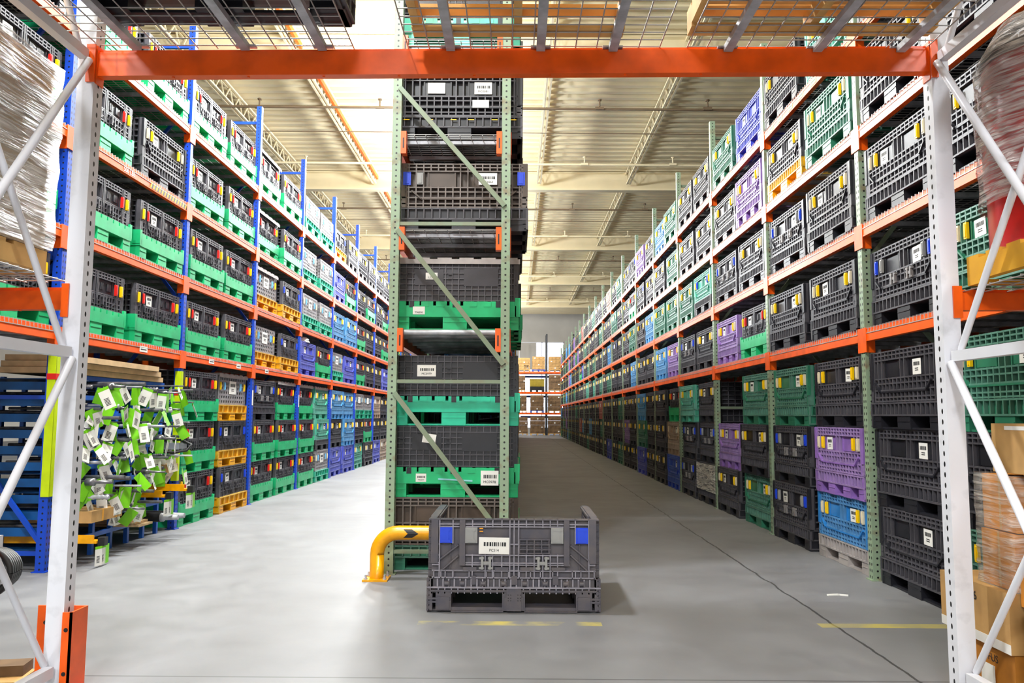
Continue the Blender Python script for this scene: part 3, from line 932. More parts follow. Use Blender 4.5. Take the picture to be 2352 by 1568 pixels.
for k_, z in enumerate(ZR):
    cbin('g' if k_ == 0 else 'K', XCm + .03, yb_ + 1.16, z + .202, 'container behind the front one on the %s shelf of the middle rack' % LVL[k_], {'b': 'green' if k_ == 0 else 'black'})
for k_ in range(3):
    cbin('g', XCm + .01, yb_ + 1.16, .002 + k_ * .613, 'container behind the front one, %s of the middle rack floor stack' % ('bottom', 'middle', 'top')[k_], {})

# ------------------------------------------------------------------ container in the aisle (front and centre)
o = thing('bulk_container', 'dusty grey-black open container labelled PC514 standing in the aisle', 'container', (-.012, 5.47, 0.0))
PG = mat('plastic_dusty', (76, 74, 84), .5, 0, .4, 9, dirtcol=(118, 106, 96))
PGr = mat('plastic_dusty_lit_rib', (146, 142, 152), .5, 0, .25, 9)  # dusty ribs with light on their fronts painted in, paler than the panels
Wc = 1.17; Dc = .95


def U(px): return -Wc / 2 + (px - 575) * .000827


def V(py): return (1085 - py) * .000824


mb = MB()
# base: feet, openings and skirt
mb.box(-Wc / 2, .02, V(920), Wc / 2, .05, V(815)); mb.box(-Wc / 2 + .03, -.004, V(920), Wc / 2 - .03, .02, V(905)); mb.box(-Wc / 2, -.004, V(892), Wc / 2, .02, V(880), 2)
for x in frange(-Wc / 2 + .035, Wc / 2 - .035, 30): mb.box(x - .005, .0, V(885), x + .005, .022, V(818), 2)
for x in frange(-Wc / 2 + .035, Wc / 2 - .035, 26): mb.box(x - .004, .0, V(935), x + .004, .022, V(890), 2)
for px in (738, 865, 1035, 1200, 1372, 1540, 1707, 1835):
    mb.tube([(U(px) - .014, .006, V(855)), (U(px) + .014, .006, V(855))], .018, 8); mb.box(U(px) - .02, -.004, V(880), U(px) - .013, .02, V(830)); mb.box(U(px) + .013, -.004, V(880), U(px) + .02, .02, V(830))
for a, c in ((650, 775), (1190, 1375), (1790, 1920)):
    for ya in (0, Dc / 2 - .09, Dc - .18):
        mb.box(U(a), ya, V(1070), U(c), ya + .17, V(920))
        mb.box(U(a) + .012, ya - .008, V(1060), U(c) - .012, ya, V(960))
mb.box(U(1225), -.014, V(1068), U(1345), .0, V(893))
for a in (1240, 1260, 1318, 1338):
    for c in (940, 965, 985): mb.box(U(a) - .003, -.0155, V(c) - .003, U(a) + .003, -.013, V(c) + .003, 1)
for a, c in ((775, 1200), (1370, 1800)):
    mb.box(U(a), .01, 0.004, U(c), .13, V(1045)); mb.box(U(a), -.006, 0.004, U(c), .012, V(1070)); mb.box(U(a), Dc - .13, 0.004, U(c), Dc - .02, V(1060))
mb.box(U(575), .03, 0.004, U(650), .12, V(1065)); mb.box(U(1920), .03, .004, U(1990), .12, V(1065))
for s_ in (-1, 1):
    mb.T = (lambda u, v, z: (Wc / 2 - v, u + Dc / 2, z)) if s_ > 0 else (lambda u, v, z: (-Wc / 2 + v, Dc / 2 - u, z))
    mb.box(-Dc / 2, .015, V(1070), Dc / 2, .04, V(815))
    for z in frange(V(1065), V(830), 7): mb.box(-Dc / 2, 0, z - .005, Dc / 2, .02, z + .005)
    for x in frange(-Dc / 2 + .01, Dc / 2 - .01, 12): mb.box(x - .005, 0, V(1065), x + .005, .02, V(815))
mb.T = None
for z in (V(1000), V(975)): mb.box(U(585), -.004, z - .006, U(770), .02, z + .006); mb.box(U(1800), -.004, z - .006, U(1985), .02, z + .006)
mb.box(-Wc / 2 + .04, .04, V(940), Wc / 2 - .04, Dc - .04, V(920))
mb.obj('pallet_base', [PG, M_dark, PGr], o)
# front wall
mb = MB(); fz0 = V(812); top = V(335)
mb.box(-Wc / 2 + .03, .026, fz0, Wc / 2 - .03, .04, top - .004); mb.box(-Wc / 2 + .01, -.002, top - .008, Wc / 2 - .01, .045, top)
wins = [(U(676), U(785), V(535), V(400)), (U(885), U(1250), V(620), V(405)), (U(1325), U(1690), V(620), V(405)), (U(1785), U(1892), V(530), V(395)),
        (U(605), U(668), V(690), V(340)), (U(1895), U(1960), V(690), V(340)), (U(838), U(888), V(712), V(340)), (U(1690), U(1738), V(705), V(340)),
        (U(676), U(836), V(750), V(535)), (U(1740), U(1895), V(750), V(535))]
xs = [U(p) for p in (676, 785, 945, 1050, 1110, 1185, 1250, 1285, 1322, 1385, 1450, 1520, 1580, 1640, 1785, 1895)]
ribs(mb, -Wc / 2 + .035, Wc / 2 - .035, fz0, top, xs, [V(p) for p in (378, 398, 540, 628, 690, 705, 752, 808)], wins, .0, .028, .008, 1)
ribs(mb, U(630), U(1940), fz0, V(752), [U(p) for p in (632, 690, 725, 790, 920, 1060, 1120, 1240, 1330, 1420, 1500, 1600, 1640, 1760, 1830, 1938)], [], (), .001, .026, .007, 1)
for a, c in ((608, 666), (1897, 1955)): mb.box(U(a), -.004, V(690), U(c), .028, V(342))
for a, c in ((840, 886), (1692, 1736)): mb.box(U(a), -.006, V(710), U(c), .028, V(342))
for a in (870, 1130, 1335, 1590): mb.box(U(a), -.002, V(750), U(a + 110), .02, V(722))
for k_ in range(5):
    mb.box(U(1330 + 60 * k_) - .004, -.001, V(612), U(1330 + 60 * k_) + .004, .026, V(500))
for z in (V(500), V(540), V(580), V(612)): mb.box(U(1325), -.002, z - .004, U(1580), .026, z + .004)
for (a, c), (e, g) in (((680, 660), (830, 545)), ((700, 745), (830, 630)), ((1745, 545), (1892, 665)), ((1745, 620), (1880, 745))):
    mb.bar((U(a), .006, V(c)), (U(e), .006, V(g)), .01, .024, up=(0, 1, 0))
for a, c in ((940, 975), (1265, 1310), (1600, 1645)): mb.box(U(a), -.003, V(862), U(c), .02, V(790))
mb.box(U(760), .01, V(750), U(766), .026, V(535)); mb.box(U(1818), .01, V(750), U(1824), .026, V(535))
mb.obj('front_wall', [PG, PGr], o)
# side walls, leaning out a little, and the folded-down back wall
for s_ in (-1, 1):
    mb = MB(); x0, x1 = (s_ * (Wc / 2 - .004), s_ * (Wc / 2 - .05))
    a, c = min(x0, x1), max(x0, x1)
    mb.box(a + .015, .06, V(815), c - .015, Dc - .01, .6); mb.box(a, .045, .595, c, Dc, .607); mb.box(a - .012, .3, .585, c + .012, Dc, .6); mb.box(a, Dc - .05, V(815), c, Dc, .6)
    for z in frange(V(800), .58, 9): mb.box(a, .045, z - .004, c, Dc, z + .004)
    for y in frange(.06, Dc - .01, 10): mb.box(a, y - .004, V(815), c, y + .004, .6)
    mb.obj('side_wall', PG, o)
mb = MB(); mb.box(-Wc / 2 + .06, Dc - .8, V(905), Wc / 2 - .06, Dc - .06, V(880))
for x in frange(-.5, .5, 14): mb.box(x - .005, Dc - .8, V(880), x + .005, Dc - .06, V(865))
mb.obj('folded_wall', PG, o)
for px, col in ((730, 'lblue'), (1838, 'lblue'), (935, 'lgrey'), (1637, 'lgrey')):
    mb = MB(); zc_ = V(467); mb.box(-.041, 0, -.052, .041, .022, .052); mb.box(-.03, -.006, -.046, .03, 0, -.03); mb.box(-.03, -.006, .03, .03, 0, .046); mb.box(-.03, -.004, -.03, .018, 0, .03)
    q = mb.obj('latch', PL[col], o, (U(px), -.006, zc_)); q['label'] = ('blue' if col == 'lblue' else 'pale grey') + ' latch'
for px in (1057, 1515):
    q = clip_mb().obj('hinge_clip', PL['lgrey'], o, (U(px), -.006, V(688))); q.scale = (1.0, 1.2, 1.0)
card(o, U(1122), V(549), .205, .11, 'PC514', -.012, True, rot=rad(.8), ts=.024)
mb = MB()
for z in (408, 431): mb.box(U(1002), -.003, V(z + 8), U(1032), .0, V(z))
mb.obj('sticker', mat('orange_sticker', (240, 160, 20), .5, 0, 0), o)

# ------------------------------------------------------------------ yellow guard rail in front of the middle rack
o = thing('guard_rail', 'bent yellow tube guard with black arrow mark bolted before the middle rack', 'guard rail', (-1.115, 6.53, 0))
mb = MB(); r_ = .057; pts = [(0, 0, .012), (0, 0, .2)]
for k_ in range(9):
    a = k_ / 8 * math.pi / 2; pts.append((.17 - .17 * math.cos(a), 0, .2 + .17 * math.sin(a)))
pts += [(.7, 0, .37), (.95, 0, .37)]
for k_ in range(1, 9):
    a = math.pi / 2 - k_ / 8 * math.pi / 2; pts.append((.95 + .17 * math.cos(a), 0, .2 + .17 * math.sin(a)))
pts.append((1.12, 0, .012))
mb.tube(pts, r_, 20); mb.obj('tube', M_yel, o)
for x in (0, 1.12):
    mb = MB(); mb.box(x - .1, -.1, 0, x + .1, .1, .014); bp = mb.obj('base_plate', M_yel, o)
    for dx, dy in ((-.075, -.07), (.075, -.07), (.075, .07), (-.075, .07)):
        mb = MB(); mb.tube([(x + dx, dy, .014), (x + dx, dy, .05)], .009, 8); mb.tube([(x + dx, dy, .014), (x + dx, dy, .026)], .016, 6); mb.obj('bolt', M_galv, bp)
mb = MB(); q = []
for t in (0, .25, .5, .75, 1.0):
    an = rad(-35 + 70 * t); off = .02 * (1 - abs(t - .5) * 2)
    for w0 in (.215 + off * 1.8, .285 + off * 2.6): q.append((w0, -(r_ + .001) * math.cos(an), .37 + (r_ + .001) * math.sin(an)))
mb.add(q, [(2 * i, 2 * i + 1, 2 * i + 3, 2 * i + 2) for i in range(4)]); mb.obj('arrow_mark', M_dark, o)

# ------------------------------------------------------------------ foreground rack (white frames, orange beam)
FD, ND = 3.85, 2.78
root = thing('pallet_rack', 'foreground pallet rack with white frames framing the view and one orange beam', 'rack', (0, FD, 0))
FX = (-2.178, 2.117)
pmw = post_mb(4.6, .086).mesh('upright_post', [M_pw])


def brace_tube(p, q, r, par, nm='brace'):
    mb = MB(); mb.tube([p, q], r, 12); ob = mb.obj(nm, M_white, par); ob.location = (-par.location.x, -par.location.y, 0); return ob


for X in FX:
    fpost = inst('upright_post', pmw, root, (X, .045, 0)); inst('upright_post', pmw, root, (X, ND - FD, 0))
    yn, yf = ND - FD + .02, -.02
    for z in (.11, 1.61, 3.11):
        mb = MB(); mb.bar((X, yn, z), (X, yf, z), .045, .05); ob = mb.obj('brace', M_white, fpost); ob.location = (-fpost.location.x, -fpost.location.y, 0)
    off = .025 if X < 0 else -.025
    for za, zb in ((3.08, 1.64), (1.58, .14), (4.56, 3.14)):
        brace_tube((X + off, yf, za), (X + off, yn, zb), .019, fpost)
    for za, zb in ((1.64, 3.08), (.14, 1.58), (3.14, 4.56)):
        brace_tube((X - off, yf, za), (X - off, yn, zb), .016, fpost)


def xbeam(x0, x1, ztop, zh, name='cross_beam', y=0.02, pl=(1, 1)):
    mb = MB(); zb = ztop - zh
    mb.T = lambda x, y_, z: (x, y_, z + .0085 * x)
    mb.box(x0, y, zb, x1, y + .05, ztop - .018); mb.box(x0, y + .018, ztop - .018, x1, y + .05, ztop)
    mb.box(x0, y - .002, zb - .004, x1, y + .052, zb + .004)
    for k_ in range(1, 11):
        xx = x0 + (x1 - x0) * k_ / 11; mb.tube([(xx, y + .02, zb - .004), (xx, y + .02, zb - .009)], .007, 6)
    if pl[0]: mb.box(x0 - .004, y - .012, zb - .045, x0 + .006, y + .06, ztop + .012); mb.box(x0 - .04, y - .03, zb - .045, x0 + .004, y - .022, ztop + .012)
    if pl[1]: mb.box(x1 - .006, y - .012, zb - .045, x1 + .004, y + .06, ztop + .012); mb.box(x1 - .004, y - .03, zb - .045, x1 + .03, y - .022, ztop + .012)
    return mb.obj(name, M_orange, root)


xbeam(FX[0] + .045, FX[1] - .043, 3.175, .138)
xbeam(FX[0] - 2.6, FX[0] - .047, 1.955, .108, pl=(0, 1)); xbeam(FX[1] + .047, FX[1] + 2.6, 1.925, .1, pl=(1, 0))
xbeam(FX[0] - 2.6, FX[0] - .047, 1.955, .108, y=ND - FD - .06, pl=(0, 1)); xbeam(FX[1] + .047, FX[1] + 2.6, 1.925, .1, y=ND - FD - .06, pl=(1, 0))
xbeam(FX[0] + .045, FX[1] - .043, 3.175, .138, y=ND - FD - .06)


def fdeck(x0, x1, z, chans, sag=.0):
    mb = MB(); y0, y1 = ND - FD - .05, .065
    for x in frange(x0, x1, int((x1 - x0) / .1) + 1): mb.tube([(x, y0, z), (x, y1, z)], .0035, 5)
    for y in frange(y0 + .03, y1 - .02, 16): mb.tube([(x0, y, z + .006), (x1, y, z + .006)], .0035, 5)
    d = mb.obj('wire_deck', M_wire, root)
    for x in chans:
        mb = MB(); mb.box(x - .022, y0 + .06, z - .035, x + .022, y1 - .05, z - .004); mb.box(x - .05, y1 - .055, z - .012, x + .05, y1 - .02, z - .004)
        mb.box(x - .05, y0 + .02, z - .012, x + .05, y0 + .06, z - .004)
        mb.obj('support_channel', M_galv, d)


ZD = 3.183
fdeck(-2.24, -.84, ZD, (-1.93, -1.38, -.99)); fdeck(-.56, .72, ZD, (-.34, .115, .48)); fdeck(.86, 2.07, ZD, (1.06, 1.51, 1.93))
fdeck(-3.6, -2.24, 1.965, (-3.3, -2.62)); fdeck(2.2, 3.6, 1.935, (2.75, 3.2))

# orange post guard
o = thing('post_guard', 'orange bent steel guard around the foot of a white rack post', 'guard', (FX[0], FD + .12, 0))
mb = MB(); mb.box(-.15, 0, 0, .09, .01, .38); mb.box(.08, -.135, .01, .09, 0, .38); mb.box(.046, -.135, .01, .09, -.127, .38)
mb.obj('plate', M_orange, o)
mb = MB(); mb.box(.09, -.14, 0, .13, -.015, .008); mb.obj('foot_plate', M_orange, o)
for x, yh in ((-.11, 0), (.066, -.135)):
    for z in (.1, .3):
        mb = MB(); mb.tube([(x, yh - .0005, z), (x, yh - .002, z)], .01, 10); mb.obj('bolt_hole', M_dark, o)


# ------------------------------------------------------------------ goods on the foreground rack
def pallet(name, label, x0, x1, y0, y1, z, m=M_wood, stringers=3, hgt=.12, cat='pallet', boards=7):
    o = thing(name, label, cat, (x0, y0, z)); Wp, Dp = x1 - x0, y1 - y0
    for x in frange(.02, Wp - .02, stringers):
        mb = MB(); mb.box(x - .02, 0, .018, x + .02, Dp, hgt - .018); mb.obj('stringer', m, o)
    for y in (0, Dp / 2 - .05, Dp - .1):
        mb = MB(); mb.box(0, y, 0, Wp, y + .1, .018); mb.obj('bottom_board', m, o)
    for y in frange(0, Dp - .1, boards):
        mb = MB(); mb.box(0, y, hgt - .018, Wp, y + .1, hgt); mb.obj('top_board', m, o)
    return o


pallet('wooden_pallet', 'wooden pallet resting on the middle wire deck of the foreground rack', -.52, .52, ND - .02, FD - .04, ZD + .012)
pallet('wooden_pallet', 'wooden pallet on the wire deck nearest the sage-post rack', .84, 2.03, ND - .02, FD - .06, ZD + .012, boards=9)
o = pallet('wooden_pallet', 'second wooden pallet stacked on the one nearest the sage-post rack', .76, 2.02, ND - .02, FD - .3, ZD + .135, boards=9)
for k_, (xx, yy, z, ww, hh, mm, lb) in enumerate(((-.42, 2.9, ZD + .134, .9, .5, M_card, 'cardboard box on the middle wooden pallet over the orange beam'),
                                        (.82, 2.9, ZD + .258, 1.1, .5, M_white, 'white carton on the stacked pallets over the orange beam'))):
    mb = MB(); mb.box(0, 0, 0, ww, .62, hh); mb.box(0, .29, hh, ww, .33, hh + .002, 1); bo = mb.obj('carton', [mm, M_label], None, (xx, yy, z)); tag(bo, lb, 'box')
o = thing('bulk_container', 'black container on the foreground wire deck beside the white frame', 'container', (-1.4, ND - .16, ZD + .014))
mb = MB(); k_base(mb); inst('pallet_base', mb.mesh('pallet_base', [PL['black'], RB['black']]), o)
mb = MB(); sleeve(mb, 'K', .207); inst('sleeve_wall', mb.mesh('sleeve_wall', [PL['black'], RB['black']]), o)
for ob in o.children: ob.scale = (1.12, 1.1, 1)


def wrapped(label, x0, x1, y0, y1, z0, z1, mcard, mf, rows, parent_cat='wrapped stack', bulge=.012, seed=1):
    o = thing('wrapped_carton_stack', label, parent_cat, (x0, y0, z0)); rr_ = random.Random(seed); Wp, Dp, Hp = x1 - x0, y1 - y0, z1 - z0
    for i in range(rows):
        za, zb = Hp * i / rows, Hp * (i + 1) / rows - .006
        mb = MB(); a = rr_.uniform(0, .03); c = rr_.uniform(0, .03)
        mb.box(a, .02, za, Wp - c, Dp - .02, zb); mb.box(a - .001, Dp * .45, za + .004, Wp - c + .001, Dp * .5, zb, 1)
        mb.obj('carton', [mcard if rr_.random() < .7 else M_card, M_card], o)
    mb = MB(); n1, n2 = 10, 16; v = []
    per = [(0, 0), (Wp, 0), (Wp, Dp), (0, Dp)]
    ring = []
    for k_ in range(4):
        a = per[k_]; c = per[(k_ + 1) % 4]
        for t in range(n1): ring.append((a[0] + (c[0] - a[0]) * t / n1, a[1] + (c[1] - a[1]) * t / n1))
    cx, cy = Wp / 2, Dp / 2; nr = len(ring)
    for j in range(n2 + 1):
        for (x, y) in ring:
            s_ = 1 + rr_.uniform(0.0, bulge) * 2
            v.append((cx + (x - cx) * s_ * 1.01, cy + (y - cy) * s_ * 1.01, Hp * j / n2 * 1.0))
    mb.add(v, [(j * nr + k_, j * nr + (k_ + 1) % nr, (j + 1) * nr + (k_ + 1) % nr, (j + 1) * nr + k_) for j in range(n2) for k_ in range(nr)], 0, True)
    mb.obj('stretch_film', mf, o)
    return o


pallet('wooden_pallet', 'wooden pallet under the film-wrapped cartons beside the blue-post rack', -3.5, -2.3, ND, FD - .03, 1.98)
wrapped('tall stack of film-wrapped tan cartons on the foreground shelf by the blue posts', -3.45, -2.28, ND + .02, FD - .04, 2.102, 3.02, mat('tan_carton', (196, 174, 146), .7, 0, .2), M_film, 6, seed=3)
M_yw = mat('yellow_wood', (226, 166, 36), .6, 0, .25, 6, dirtcol=(150, 100, 40))
pallet('wooden_pallet', 'yellow painted pallet under the red drum on the foreground shelf', 2.185, 3.3, ND, FD - .03, 1.95, M_yw, hgt=.14)
o = thing('drum', 'red drum under cloudy film standing on the yellow pallet', 'drum', (2.585, 3.62, 2.092))
mb = MB(); mb.tube([(0, 0, 0), (0, 0, .03), (0, 0, .3), (0, 0, .32), (0, 0, .6), (0, 0, .62), (0, 0, .9)], [.36, .35, .35, .36, .36, .35, .35], 36); mb.obj('body', M_red, o)
mb = MB(); mb.tube([(0, 0, .9), (0, 0, .94)], .36, 36); mb.obj('lid', M_dark, o)
mb = MB(); v = []; nr = 40; rr_ = random.Random(4)
for j in range(14):
    for k_ in range(nr):
        a = 2 * math.pi * k_ / nr; rd = .375 + rr_.uniform(0, .02) - (.12 * max(0, j - 10) / 3)
        v.append((rd * math.cos(a), rd * math.sin(a), .22 + j * .068))
mb.add(v, [(j * nr + k_, j * nr + (k_ + 1) % nr, (j + 1) * nr + (k_ + 1) % nr, (j + 1) * nr + k_) for j in range(13) for k_ in range(nr)], 0, True)
mb.obj('stretch_film', film_mat('smoky_film', .6, (190, 180, 176)), o)


def carton(label, x0, x1, y0, y1, z0, z1, m, tape=None, name='carton'):
    o = thing(name, label, 'box', ((x0 + x1) / 2, (y0 + y1) / 2, z0)); a, c, h = (x1 - x0) / 2, (y1 - y0) / 2, z1 - z0
    mb = MB(); mb.box(-a, -c, 0, a, c, h - .004); mb.box(-a, -c, h - .004, -.003, c, h); mb.box(.003, -c, h - .004, a, c, h); mb.obj('body', m, o)
    if tape == 'low':
        mb = MB(); mb.box(-a - .0015, -c, 0.0, -a, c, .045); mb.obj('tape', M_label, o)
    if tape == 'top':
        mb = MB(); mb.box(-a - .0015, -c * .7, h - .03, -a, c * .7, h - .012); mb.obj('tape', M_label, o)
    return o


XB = 2.25
o = carton('orange-brown carton on the floor behind a white post, lowest of the stack', XB + .02, 2.95, 3.74, 4.28, .002, .24, M_card2)
mb = MB(); mb.box(-.352, -.13, .06, -.351, -.02, .15); mb.obj('label_card', M_label, o)
text('FUS', .05, o, (-.3525, -.08, .17), (math.pi / 2, 0, -math.pi / 2), M_ink, al='LEFT')
o = carton('long tan carton marked 1006 with white tape behind a white post', XB, 2.9, 3.73, 4.32, .243, .515, M_card, 'low')
text('1006', .06, o, (-.3275, .02, .19), (math.pi / 2, 0, -math.pi / 2), M_ink)
o = carton('tan carton with a white barcode label by the frame edge', XB + .03, 2.8, 3.1, 3.66, .002, .46, M_card)
q = inst('label_card', cardtxt_mesh(.16, .12, True), o, (-.279, .1, .36), -math.pi / 2)
o = carton('sagging brown carton on top of the barcode-labelled carton', XB + .05, 2.8, 3.12, 3.72, .463, .64, M_card2)
carton('tan carton crowning the wrapped stack by the white post', XB + .06, 2.9, 3.2, 3.9, 1.06, 1.29, M_card, 'top')
wrapped('film-wrapped orange carton stack between the white post and frame edge', XB + .04, 2.95, 3.72, 4.02, .52, 1.05, M_card2, M_film2, 2, seed=8)
carton('orange carton standing beneath the topmost tan carton', XB + .1, 2.9, 3.15, 3.7, .643, 1.055, M_card2)

# ---- left foreground odds and ends
o = thing('cart', 'off-white panel cart at the frame edge left of the white post', 'cart', (-2.86, 3.62, 0))
mb = MB(); mb.box(-.34, -.1, .12, .34, .2, 1.52); mb.obj('panel', mat('offwhite_panel', (206, 204, 196), .5, 0, .12), o)
mb = MB(); mb.box(-.345, -.105, 1.52, .345, .205, 1.58); mb.obj('top_rail', mat('grey_panel', (120, 120, 122), .5), o)
for x in (-.28, .28):
    mb = MB(); mb.tube([(x - .02, .05, .06), (x + .02, .05, .06)], .06, 14); mb.obj('wheel', M_dark, o)
o = thing('hose_coil', 'coiled black hose with orange clamp hanging low at the frame edge', 'hose', (-2.63, 4.05, 0.0))
for k_ in range(6):
    mb = MB(); pts = []
    for t in range(25):
        a = 2 * math.pi * t / 24; pts.append(((.15 - .006 * k_) * math.cos(a), .024 * k_ - .07 + .01 * math.sin(a), .53 + (.12 - .005 * k_) * math.sin(a)))
    mb.tube(pts, .015, 6); mb.obj('hose_loop', M_dark, o)
mb = MB(); mb.bar((.02, -.12, .56), (.09, -.12, .66), .05, .03, up=(0, 1, 0)); mb.obj('clamp', M_orange, o)
mb = MB(); mb.box(.0, -.01, 0, .04, .03, .7); mb.box(-.1, -.1, 0, .14, .12, .01); mb.obj('stand', M_white, o)
o = thing('wooden_board', 'rough bark-edged board lying by the foot of the white post', 'board', (-2.64, 3.9, 0.0), rad(8))
mb = MB(); mb.box(-.32, -.1, .0, .3, .1, .06); mb.obj('plank', M_wood, o)
mb = MB(); mb.bar((-.32, .02, .085), (.28, .05, .085), .12, .048); mb.obj('bark_slab', M_card3, o)

# ------------------------------------------------------------------ tag rack: blue pigeonhole rack with tagged shafts
o = thing('pigeonhole_rack', 'blue steel pigeonhole rack full of tagged shafts below the blue-post shelves', 'rack', (XL - .06, 6.86, 0))
cols = [0.02, .38, .72, 1.06, 1.4, 1.74, 2.06]; rows = [.18, .34, .5, .66, .82, .98, 1.14, 1.3, 1.46, 1.64]
for c_ in cols:
    for xa in (-.04, -.96):
        mb = MB(); mb.box(xa, c_ - .02, .5 if c_ == .38 and xa > -.5 else 0, xa + .04, c_ + .02, 1.66); mb.obj('column', mat('rack_blue', (22, 96, 200), .4, 0, .15), o)
for r2 in rows:
    mb = MB(); mb.box(-.03, 0, r2 - .02, .002, 2.08, r2 + .02); mb.obj('rail', MATS['rack_blue'], o)
    mb = MB(); mb.box(-.96, .02, r2 - .03, -.03, 2.06, r2 - .022); mb.obj('shelf', M_slat, o)
for k_ in range(10):
    z = .28 + k_ * .137
    mb = MB(); mb.box(-.9, -.06, z, -.06, -.04, z + .07); mb.obj('end_slat', M_slat, o)
for k_ in range(3):
    bd = MB(); bd.box(-.5, 0, 0, .06, 2.0 - .12 * k_, .052)
    tag(bd.obj('lumber_board', M_lumber, None, (XL - .1 + .02 * k_, 6.86 + .02 * k_, 1.664 + .055 * k_)), ('lowest', 'middle', 'topmost')[k_] + ' of three pale planks on the blue pigeonhole rack', 'board')

tagm = {}


def tag_mesh(kind):
    if kind not in tagm:
        mb = MB()
        if kind == 'lime': mb.box(-.036, -.0006, -.13, .036, .0006, 0, 0)
        else:
            mb.box(-.036, -.0006, -.13, .036, .0006, -.018, 1); mb.box(-.036, -.0008, -.018, .036, .0008, 0, 0)
            for k_ in range(6): mb.box(-.02, -.001, -.07 - .008 * k_, .012, .001, -.066 - .008 * k_, 2)
        tagm[kind] = mb.mesh('paper_tag', [M_lime, M_label, M_ink])
    return tagm[kind]


def add_tags(o, n, y=0.0):
    for _ in range(n):
        t = inst('paper_tag', tag_mesh(R.choice(('lime', 'white', 'lime', 'white', 'white'))), o, (R.uniform(.06, .3), y + R.uniform(-.05, .05), -.012))
        t.rotation_euler = (R.uniform(-.4, .4), R.uniform(-.6, .6), R.uniform(.3, 2.0))
        s_ = R.uniform(1.05, 1.5); t.scale = (s_, s_, s_)
    return o


NM = ['first', 'second', 'third', 'fourth', 'fifth', 'sixth', 'seventh', 'eighth', 'ninth']
kshaft = 0
for ri in range(1, 9):
    for ci in range(6):
        if (ri == 1 and ci in (0, 1, 4, 5)) or (ri == 2 and ci in (4, 5)): continue
        z = rows[ri + 1] - .085 - .0; y = 6.86 + (cols[ci] + cols[ci + 1]) / 2
        for rep in range(1 if (ri + ci) % 3 else 2):
            L = R.uniform(.12, .42); two = not ((ri + ci) % 3); yy = y + (.075 * (1 if rep else -1) if two else 0) + R.uniform(-.02, .02); zz = z + R.uniform(-.03, .03)
            st_ = ['steel splined shaft', 'slim steel rod', 'ribbed steel shaft'][(ri + ci + rep) % 3]
            nt_ = R.choice((2, 2, 3, 3))
            o = thing('tagged_shaft', '%s with tags, %s row up, %s column of pigeonhole rack%s' % (st_, NM[ri], NM[ci], ', upper' if rep else ''), 'shaft', (XL, yy, zz + (.04 if rep else 0)), R.uniform(-.08, .08), 'tagged shafts in the pigeonhole rack')
            mb = MB(); r0 = R.uniform(.008, .02)
            pts = [(-.6, 0, 0), (L * .4, 0, 0)]; rs = [r0, r0]
            if st_.startswith('steel'): pts += [(L * .41, 0, 0), (L * .6, 0, 0), (L * .61, 0, 0), (L, 0, 0)]; rs += [r0 * 1.9, r0 * 1.9, r0 * .8, r0 * .8]
            elif st_.startswith('ribbed'):
                for q in range(5): pts += [(L * (.42 + .1 * q), 0, 0), (L * (.46 + .1 * q), 0, 0)]; rs += [r0 * 1.7, r0 * 1.1]
            else: pts += [(L, 0, 0)]; rs += [r0]
            mb.tube(pts, rs, 10); mb.obj('rod', M_steel if R.random() < .8 else M_galv, o)
            add_tags(o, nt_); kshaft += 1
bund = MB()
for k_ in range(150):
    z = R.choice(rows[:-1]) + R.uniform(.0, .035); y = 6.86 + R.choice(cols[:-1]) + R.uniform(.05, .28); x0 = XL - 1.0 + R.uniform(0, .2)
    bund.tube([(x0, y, z), (XL - .12 + R.uniform(-.1, .02), y, z + R.uniform(-.01, .01))], R.uniform(.008, .022), 6)
tag(bund.obj('shaft_bundle', M_steel), 'loose steel shafts heaped deep inside the blue pigeonhole rack', 'shafts', kind='stuff')
# special long things low in the rack
o = thing('cardboard_carton', 'long flat cardboard carton with yellow straps low in the pigeonhole rack', 'box', (XL - .4, 7.0, .365))
mb = MB(); mb.box(0, 0, 0, .62, .54, .1); mb.obj('body', M_card, o)
for y in (.18, .42):
    mb = MB(); mb.box(-.001, y, -.001, .621, y + .025, .101); mb.obj('strap', M_yel, o)
mb = MB(); mb.box(.62, .38, .02, .622, .52, .085); mb.obj('label_card', M_label, o)
o = thing('cardboard_carton', 'small cardboard carton by the farther lime-guarded post of the pigeonhole rack', 'box', (XL - .2, 8.635, .685))
mb = MB(); mb.box(0, 0, 0, .36, .25, .085); mb.obj('body', M_card, o)
mb = MB(); mb.box(.36, .12, .02, .362, .22, .07); mb.obj('label_card', M_label, o)
for k_, (y, z, L, lb) in enumerate(((7.0, .2, .3, 'yellow beam with three tags sticking out lowest, near the white post'), (8.3, .46, .3, 'yellow channel piece poking out in the middle of the pigeonhole rack'), (8.6, .5, .4, 'yellow channel piece poking out by the farther lime-guarded post'))):
    o = thing('yellow_beam', lb, 'beam', (XL - .5, y, z)); mb = MB(); mb.box(0, -.05, 0, .5 + L, .05, .022); mb.box(0, -.05, .022, .5 + L - .03, -.03, .07); mb.obj('channel', M_yel, o)
    mb = MB(); mb.box(.5 + L, -.03, -.02, .5 + L + .06, .03, .05); mb.obj('end_fitting', M_dark, o)
    for q in range(3):
        t = inst('paper_tag', tag_mesh('white' if q != 2 else 'lime'), o, (.5 + L + .03, -.06 + .07 * q, -.02), rad(75 + 10 * q)); t.scale = (1.1, 1.1, 1.25)
o = thing('plank_bundle', 'bundle of thin wooden slats lying low at the rack foot', 'planks', (XL - .4, 7.95, .203))
for q in range(3):
    mb = MB(); mb.box(0, 0, q * .024, .6 - .05 * q, .28, q * .024 + .02); mb.obj('plank', M_lumber, o)
